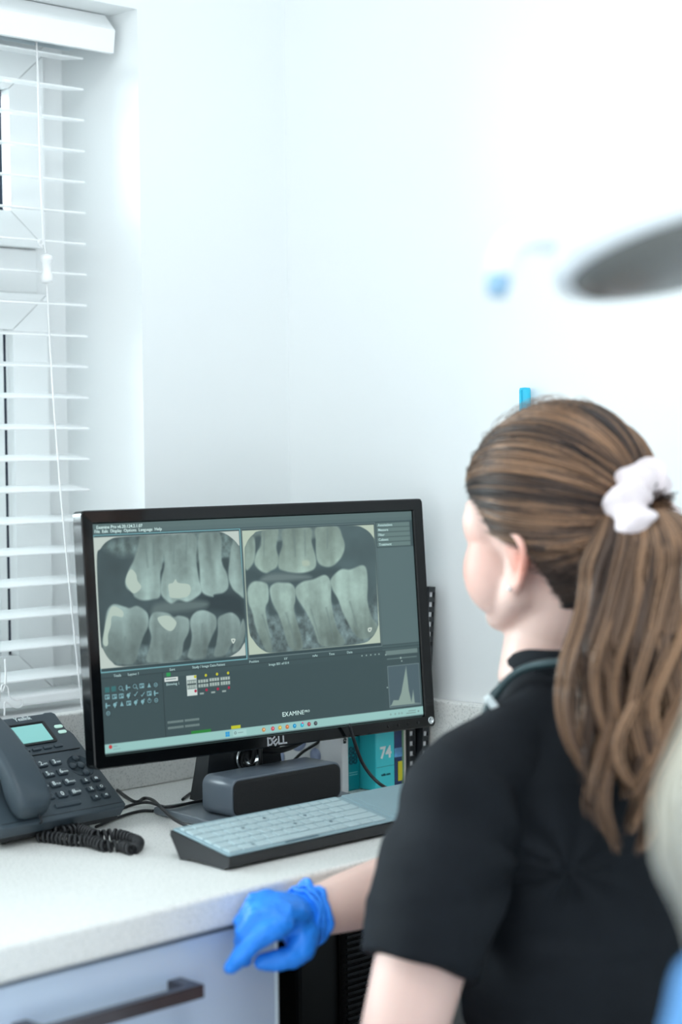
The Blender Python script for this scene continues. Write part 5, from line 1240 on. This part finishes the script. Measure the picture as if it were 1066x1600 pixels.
# converge on the tie
tgt = np.array(TIE) + rng.normal(size=(len(D), 3)) * 0.010
wv = np.clip((tt - 0.75) / 0.25, 0, 1)[None, :, None] ** 2
paths = paths * (1 - wv) + tgt[:, None] * wv
fine = rng.rand(len(D)); key = 0.34 * noise1(rng, 170, ang) + 0.30 * noise1(rng, 30, ang) + 0.40 * fine
PAL = [(0.014, 0.010, 0.011), (0.074, 0.043, 0.030), (0.33, 0.185, 0.105)]
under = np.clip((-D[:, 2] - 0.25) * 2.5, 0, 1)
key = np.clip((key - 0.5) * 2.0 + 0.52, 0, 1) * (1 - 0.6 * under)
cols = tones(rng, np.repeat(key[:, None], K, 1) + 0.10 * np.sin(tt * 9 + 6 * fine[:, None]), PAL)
rad = np.full((len(D), K), 0.0007) * (0.7 + 0.6 * rng.rand(len(D)))[:, None] * np.minimum(1, 0.3 + 5 * tt)[None]
# a closed dark brown cap under the strands
cap = Blob()
cap_mb = MB()
bmc = bmesh.new(); bmesh.ops.create_uvsphere(bmc, u_segments=220, v_segments=150, radius=1)
dead = [v for v in bmc.verts if v.co.x > hairline(np.array([v.co.z]))[0] - 0.03]
bmesh.ops.delete(bmc, geom=dead, context='VERTS')
for v in bmc.verts: v.co = Vector(to_world(np.array([list(v.co)]), np.array([0.0005]))[0])
geo = bmesh.ops.solidify(bmc, geom=bmc.faces[:], thickness=0.006)
cap_mb.bm(bmc, True); cap_o = cap_mb.build('hair_base', mat('hair_cap_brown', (52, 40, 34), 0.7, noise_scale=60, noise_amt=0.4), woman)
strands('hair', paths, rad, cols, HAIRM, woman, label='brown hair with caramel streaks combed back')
# loose wisps at the brow and crown
n = 90; rr = rng.rand(n, 3)
wp = np.zeros((n, 12, 3)); ww = np.linspace(0, 1, 12)
for i in range(n):
    u0 = 0.35 + 0.6 * rr[i, 0]; sgn = 1 if rr[i, 1] > 0.3 else -1
    l0 = sgn * rr[i, 1] * math.sqrt(1 - u0 * u0) * 0.9; f0 = math.sqrt(max(0.02, 1 - u0 * u0 - l0 * l0)) * (0.75 if rr[i, 2] > 0.4 else -0.3)
    d0 = np.array([f0, l0, u0]); d0 /= np.linalg.norm(d0); d1 = d0 + np.array([-0.5, 0, 0.12 - 0.5 * rr[i, 2] * (f0 > 0)]); d1 /= np.linalg.norm(d1)
    for k in range(12):
        d_ = d0 * (1 - ww[k]) + d1 * ww[k]; d_ /= np.linalg.norm(d_); wp[i, k] = to_world(d_, np.array(0.004 + 0.014 * math.sin(math.pi * ww[k]) * rr[i, 0]))
strands('stray_hair', wp, np.full((n, 12), 0.00035), tones(rng, np.repeat(0.3 + 0.5 * rr[:, :1], 12, 1), PAL), HAIRM, woman)
# scrunchie
m = MB()
sc = TIE - HF * 0.012; ax = (-HF + HU * 0.10 - HL * 0.1).normalized()
sc = sc - CR * 0.010 - CU * 0.008; n1, n2 = 120, 20; u = ax.cross(Vector((0, 0, 1))).normalized(); v = ax.cross(u); vs = []; fs = []
for i in range(n1):
    a = 2 * math.pi * i / n1; c_ = u * math.cos(a) + v * math.sin(a)
    big = 0.0165 + 0.0060 * noise.noise(Vector((math.cos(a) * 1.5, math.sin(a) * 1.5, 4)))
    for j in range(n2):
        b_ = 2 * math.pi * j / n2
        r_ = big * (1 + 0.16 * math.sin(a * 10 + 1.5 * math.sin(b_)) + 0.22 * noise.noise(Vector((math.cos(a) * 5, math.sin(a) * 5, math.cos(b_) * 1.5))))
        vs.append(sc + (c_ + Vector((0, 0, 0.30 * c_.z))) * (0.0290 + r_ * math.cos(b_)) + ax * (r_ * 1.15 * math.sin(b_)) + ax * 0.004 * math.sin(3 * a))
for i in range(n1):
    for j in range(n2): fs.append([i * n2 + j, i * n2 + (j + 1) % n2, ((i + 1) % n1) * n2 + (j + 1) % n2, ((i + 1) % n1) * n2 + j])
m.raw(vs, fs, True); m.build('scrunchie', SCRUNCH, woman, label='pale pink cloth scrunchie')
# ponytail
NT, KT = 4600, 40
cp = catmull([np.array(TIE).tolist(), shot(1003, 800, 1.835), shot(1015, 850, 1.815), shot(1010, 930, 1.80), shot(998, 1020, 1.775), shot(995, 1110, 1.762), shot(992, 1200, 1.755), shot(988, 1270, 1.752), shot(984, 1345, 1.755)], 5)
cp = np.array([list(p) for p in cp]); ts = np.linspace(0, 1, len(cp)); tk = np.linspace(0, 1, KT)
ctr = np.stack([np.interp(tk, ts, cp[:, i]) for i in range(3)], 1)
wid = np.interp(tk, [0, 0.08, 0.16, 0.3, 0.5, 0.7, 0.85, 1], [0.012, 0.018, 0.040, 0.064, 0.068, 0.057, 0.040, 0.014])
thk = np.interp(tk, [0, 0.15, 0.5, 1], [0.012, 0.022, 0.028, 0.010])
rt = np.array(CR); fwn = np.array(CF)
rad0 = np.sqrt(rng.rand(NT)); th = rng.rand(NT) * 2 * np.pi; x0 = rad0 * np.cos(th); y0 = rad0 * np.sin(th)
lock = (x0 * 0.5 + 0.5); lid = np.floor(lock * 19 + 1.2 * np.sin(y0 * 2.5)).astype(int); lph = rng.rand(40) * 6.28; lam = 0.5 + rng.rand(40); lend = 0.78 + 0.24 * rng.rand(40); lshift = rng.normal(size=40) * 0.010
lc = ((lid + 0.5) / 19) * 2 - 1
# strands gather into wavy locks further down
g = np.clip((tk - 0.25) / 0.5, 0, 1)[None]
gx = x0[:, None] * (1 - 0.5 * g) + lc[:, None] * 0.5 * g
L1 = lend[lid] * (1 - 0.10 * np.abs(x0)) * (0.9 + 0.1 * rng.rand(NT))
tloc = tk[None] * L1[:, None]
cx = np.stack([np.interp(tloc, tk, ctr[:, i]) for i in range(3)], 2)
wloc = np.interp(tloc, tk, wid); tloc2 = np.interp(tloc, tk, thk)
wave = (0.014 * lam[lid][:, None]) * np.sin(tloc * 15 + lph[lid][:, None]) * np.clip((tloc - 0.22) * 2.2, 0, 1) + lshift[lid][:, None] * np.clip(tloc - 0.3, 0, 1)
wavey = (0.010 * lam[lid][:, None]) * np.cos(tloc * 13 + lph[lid][:, None]) * np.clip((tloc - 0.22) * 2, 0, 1)
jit = rng.normal(size=(NT, 1)) * 0.0024
px = gx * wloc + wave + jit; py = y0[:, None] * tloc2 + wavey
pp = cx + px[..., None] * rt + py[..., None] * fwn
key = 0.45 * noise1(rng, 40, lock) + 0.3 * rng.rand(NT) + 0.28 * lam[lid] - 0.1
key = np.clip((key - 0.45) * 1.4 + 0.5, 0, 1)
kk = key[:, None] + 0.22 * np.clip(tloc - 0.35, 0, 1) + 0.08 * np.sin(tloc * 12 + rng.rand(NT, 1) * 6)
# shade put into the colour: darker near the tie and deeper in the tail
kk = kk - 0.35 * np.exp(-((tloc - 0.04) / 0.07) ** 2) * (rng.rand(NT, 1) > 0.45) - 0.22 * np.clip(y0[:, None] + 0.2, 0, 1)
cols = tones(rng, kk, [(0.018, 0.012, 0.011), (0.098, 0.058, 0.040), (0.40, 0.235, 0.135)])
rad = np.full((NT, KT), 0.0008) * (0.7 + 0.6 * rng.rand(NT, 1)) * np.interp(tk, [0, 0.1, 0.85, 1], [0.6, 1, 0.9, 0.25])[None]
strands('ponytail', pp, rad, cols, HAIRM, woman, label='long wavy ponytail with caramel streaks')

# --- person at the right edge, close to the camera
N2 = Vector((shot(1396, 900, 1.1).x, shot(1396, 900, 1.1).y, 0))
p2 = empty('person', (N2.x, N2.y, 0), 'person with long light blonde hair and blue tunic, cut off at the right edge', 'person')
dz2 = 0.0
H2 = Vector((N2.x, N2.y, 0)) + F * 0.01 + Vector((0, 0, 1.205)); HF2 = (F - Vector((0, 0, 0.12))).normalized(); HU2 = HF2.cross(L).normalized()
BB = lambda l, f, z: Vector((N2.x, N2.y, 0)) + L * l + F * f + Vector((0, 0, z + dz2))
a2 = [(BB(0.165 * s, -0.01, 1.035), BB(0.20 * s, 0.02, 0.74), BB(0.12 * s, 0.23, 0.64), 0.045) for s in (1, -1)]
kn2 = (BB(0.11, 0.36, 0.51), BB(-0.11, 0.36, 0.51))
bl2, B2, legs2, _ = body(p2, N2, F, L, dz2, H2, HF2, L, HU2, a2, SKIN, BLUETOP, TROUSER, 0.38, kn2)
for sh, el, wr, _r in a2: hand(bl2, wr, F + Vector((0, 0, -0.25)), (0, 0, 1), -L if (Vector(sh) - Vector((N2.x, N2.y, 0))).dot(L) > 0 else L, 0.35, 0.92)
bl2.build('body', SKIN, p2, 0.005, 5)
tb = Blob()
tb.loft([B2(0, f, z) for z, f in ((0.555, -0.10), (0.64, -0.095), (0.72, -0.085), (0.82, -0.062), (0.91, -0.042), (0.985, -0.030), (1.035, -0.022), (1.070, -0.016), (1.095, -0.012))],
        [(0.178, 0.130), (0.168, 0.122), (0.150, 0.112), (0.152, 0.116), (0.164, 0.124), (0.160, 0.108), (0.126, 0.080), (0.084, 0.072), (0.066, 0.066)], hint=L, n=40, ends=False)
for sh, el, wr, _r in a2:
    sh = Vector(sh); e_ = sh.lerp(Vector(el), 0.65); tb.loft([B2(0, -0.02, 1.03), sh], [0.056, 0.054], hint=F, n=20); tb.loft([sh, sh.lerp(e_, 0.5), e_], [0.062, 0.066, 0.062], hint=F, n=22, ends=False)
tb.build('tunic', BLUETOP, p2, 0.006, 5, fold=folds(8, 0.004, (10, 10, 14)), label='blue short-sleeved tunic')
tb = Blob()
for hip, kn, an in legs2:
    tb.loft([hip, hip.lerp(kn, 0.5), kn], [0.086, 0.075, 0.062], hint=Vector((0, 0, 1)), n=24); tb.loft([kn, kn.lerp(an, 0.4), an + Vector((0, 0, 0.01))], [0.060, 0.058, 0.050], hint=F, n=22, ends=False)
tb.loft([B2(0, -0.10, 0.605), B2(0, -0.098, 0.64), B2(0, -0.085, 0.69)], [(0.168, 0.118), (0.160, 0.112), (0.140, 0.100)], hint=L, n=36)
tb.build('trousers', TROUSER, p2, 0.008, 5)
for hip, kn, an in legs2:
    sb_ = Blob(); sb_.loft([an + Vector((0, 0, -0.045)) - F * 0.045, an + Vector((0, 0, -0.040)), an + Vector((0, 0, -0.052)) + F * 0.10, an + Vector((0, 0, -0.058)) + F * 0.165], [(0.036, 0.036), (0.042, 0.040), (0.030, 0.044), (0.022, 0.036)], hint=Vector((0, 0, 1)), n=20, ends=False); sb_.build('shoe', SHOE, p2, 0.006, 3)
for s in (-1, 1):
    m = MB(); m.ell(H2 + HF2 * 0.0785 + L * 0.030 * s, 0.0118, 0.0118, 0.0118); m.build('eye', EYEW, p2)
stool(B2(0, -0.10, 0).x, B2(0, -0.10, 0).y, 0.478 + dz2, 'black round stool on castors under the person in the blue tunic')
# loose blonde hair
Mh2 = np.array([list(HF2), list(L), list(HU2)]); HC2 = np.array(H2 + HU2 * 0.010)
nb, kb_ = 3000, 26
D2 = rng.normal(size=(9000, 3)); D2 /= np.linalg.norm(D2, axis=1, keepdims=True); D2 = D2[(D2[:, 0] < hairline(D2[:, 2]))][:nb]; nb = len(D2)
az = np.arctan2(D2[:, 1], D2[:, 0] - 0.25); az = np.sign(az) * np.maximum(np.abs(az), 0.95)
eq = np.stack([np.cos(az) * 0.98, np.sin(az) * 0.98, np.full(nb, 0.0)], 1); tq = np.linspace(0, 1, kb_)
hp2 = np.zeros((nb, kb_, 3)); lay = 0.004 + 0.016 * rng.rand(nb); ln2 = 0.15 + 0.04 * rng.rand(nb)
for k in range(kb_):
    s = tq[k]
    if s < 0.35:
        q = s / 0.35; d_ = D2 * (1 - q) + eq * q; d_ /= np.linalg.norm(d_, axis=1, keepdims=True); hp2[:, k] = HC2 + (d_ * (np.array([UA, UB, UC]) + (lay * (0.2 + 0.8 * q))[:, None])) @ Mh2
    else:
        q = (s - 0.35) / 0.65
        e0 = HC2 + (eq * (np.array([UA, UB, UC]) + lay[:, None])) @ Mh2
        outw = (eq[:, :1] * Mh2[0] + eq[:, 1:2] * Mh2[1]); spread = (0.027 * math.sin(min(1, q * 1.25) * math.pi * 0.5) - 0.012 * max(0, q - 0.72) / 0.28)
        hp2[:, k] = e0 + outw * spread + np.array([0, 0, -1]) * (ln2 * q)[:, None] + outw * (0.006 * np.sin(q * 9 + az * 9))[:, None]
fine = rng.rand(nb); key = 0.55 * noise1(rng, 60, (az / 6.3 + 0.5)) + 0.5 * fine
c2 = tones(rng, np.repeat(key[:, None], kb_, 1), [(0.36, 0.32, 0.25), (0.62, 0.58, 0.48), (0.80, 0.78, 0.68)])
HB = attr_mat('hair_blonde', 'tone', 0.45, False, 0.3)
strands('hair', hp2, np.full((nb, kb_), 0.0016) * np.interp(tq, [0, 0.1, 0.8, 1], [0.4, 1, 1, 0.4])[None], c2, HB, p2, label='long light blonde hair')
bmc = bmesh.new(); bmesh.ops.create_uvsphere(bmc, u_segments=64, v_segments=40, radius=1)
bmesh.ops.delete(bmc, geom=[v for v in bmc.verts if v.co.x > hairline(np.array([v.co.z]))[0] - 0.03], context='VERTS')
for v in bmc.verts: v.co = Vector(HC2 + (np.array(list(v.co)) * (np.array([UA, UB, UC]) + 0.0005)) @ Mh2)
bmesh.ops.solidify(bmc, geom=bmc.faces[:], thickness=0.006)
MB().bm(bmc, True).build('hair_base', mat('hair_blonde_base', (190, 175, 148), 0.7, noise_scale=60, noise_amt=0.2), p2)

# ------------------------------------------------------------------ dental lamp
LC = shot(1085, 392, 1.28)
lamp = empty('dental_lamp', (LC.x, LC.y, LC.z), 'white dental operating lamp with grey lens and side handle, at the upper right edge', 'lamp')
lw = mat('lamp_white', (240, 246, 250), 0.3); lens = mat('lamp_lens', (120, 122, 120), 0.25, spec=0.3)
# head: a flattened dome, its lens tipped towards the camera
la = (CR * 0.97 + CU * 0.20 + CF * 0.12).normalized(); ln_ = (-CU * 0.95 - CF * 0.20 + CR * 0.16).normalized(); ln_ = (ln_ - la * ln_.dot(la)).normalized(); lb = ln_.cross(la)
LT = frame(LC, la, lb, ln_)
def eloop(a, b, z, n=48, dx=0.0): return [(a * math.cos(2 * math.pi * i / n) + dx, b * math.sin(2 * math.pi * i / n), z) for i in range(n)]
m = MB(LT); loop_surface(m, [eloop(0.010, 0.01, -0.105, dx=0.03), eloop(0.050, 0.048, -0.100, dx=0.025), eloop(0.078, 0.070, -0.080, dx=0.018), eloop(0.092, 0.085, -0.045, dx=0.008), eloop(0.098, 0.092, -0.012), eloop(0.097, 0.091, 0.0), eloop(0.088, 0.082, 0.003), eloop(0.086, 0.080, 0.0005)], True, True, True)
m.build('housing', lw, lamp)
m = MB(LT); loop_surface(m, [eloop(0.0858, 0.0798, 0.0008), eloop(0.084, 0.078, 0.004), eloop(0.06, 0.055, 0.009), eloop(0.01, 0.01, 0.011)], True, True, True); m.build('lens', lens, lamp)
hpth = catmull([shot(905, 395, 1.285), shot(865, 372, 1.275), shot(825, 372, 1.265), shot(797, 385, 1.26), shot(786, 405, 1.258), shot(781, 430, 1.257)], 6)
m = MB(); m.tube(hpth, [0.013 - 0.004 * min(1, i / 12) for i in range(len(hpth))], 14); hd = m.build('handle', lw, lamp)
m = MB(); m.tube([shot(781, 430, 1.257), shot(779, 442, 1.256), shot(776, 462, 1.255)], [0.0075, 0.0085, 0.0065], 14); m.build('grip', mat('grip_blue', (150, 190, 220), 0.5), hd)
j0 = LT @ Vector((0.03, 0, -0.10)); j1 = j0 + Vector((0.02, -0.02, 0.06)); el_ = Vector((0.62, 0.02, 1.86))
m = MB(); m.tube([j0, j1], 0.014, 14); m.tube([j1, el_], 0.016, 14); m.tube([el_, Vector((0.62, 0.02, ZC - 0.03))], 0.022, 16); m.build('arm', lw, lamp)
MB(Matrix.Translation((0.62, 0.02, ZC - 0.04))).lathe([(0.03, 0), (0.07, 0.01), (0.07, 0.0399)], 32).build('ceiling_mount', lw, lamp)
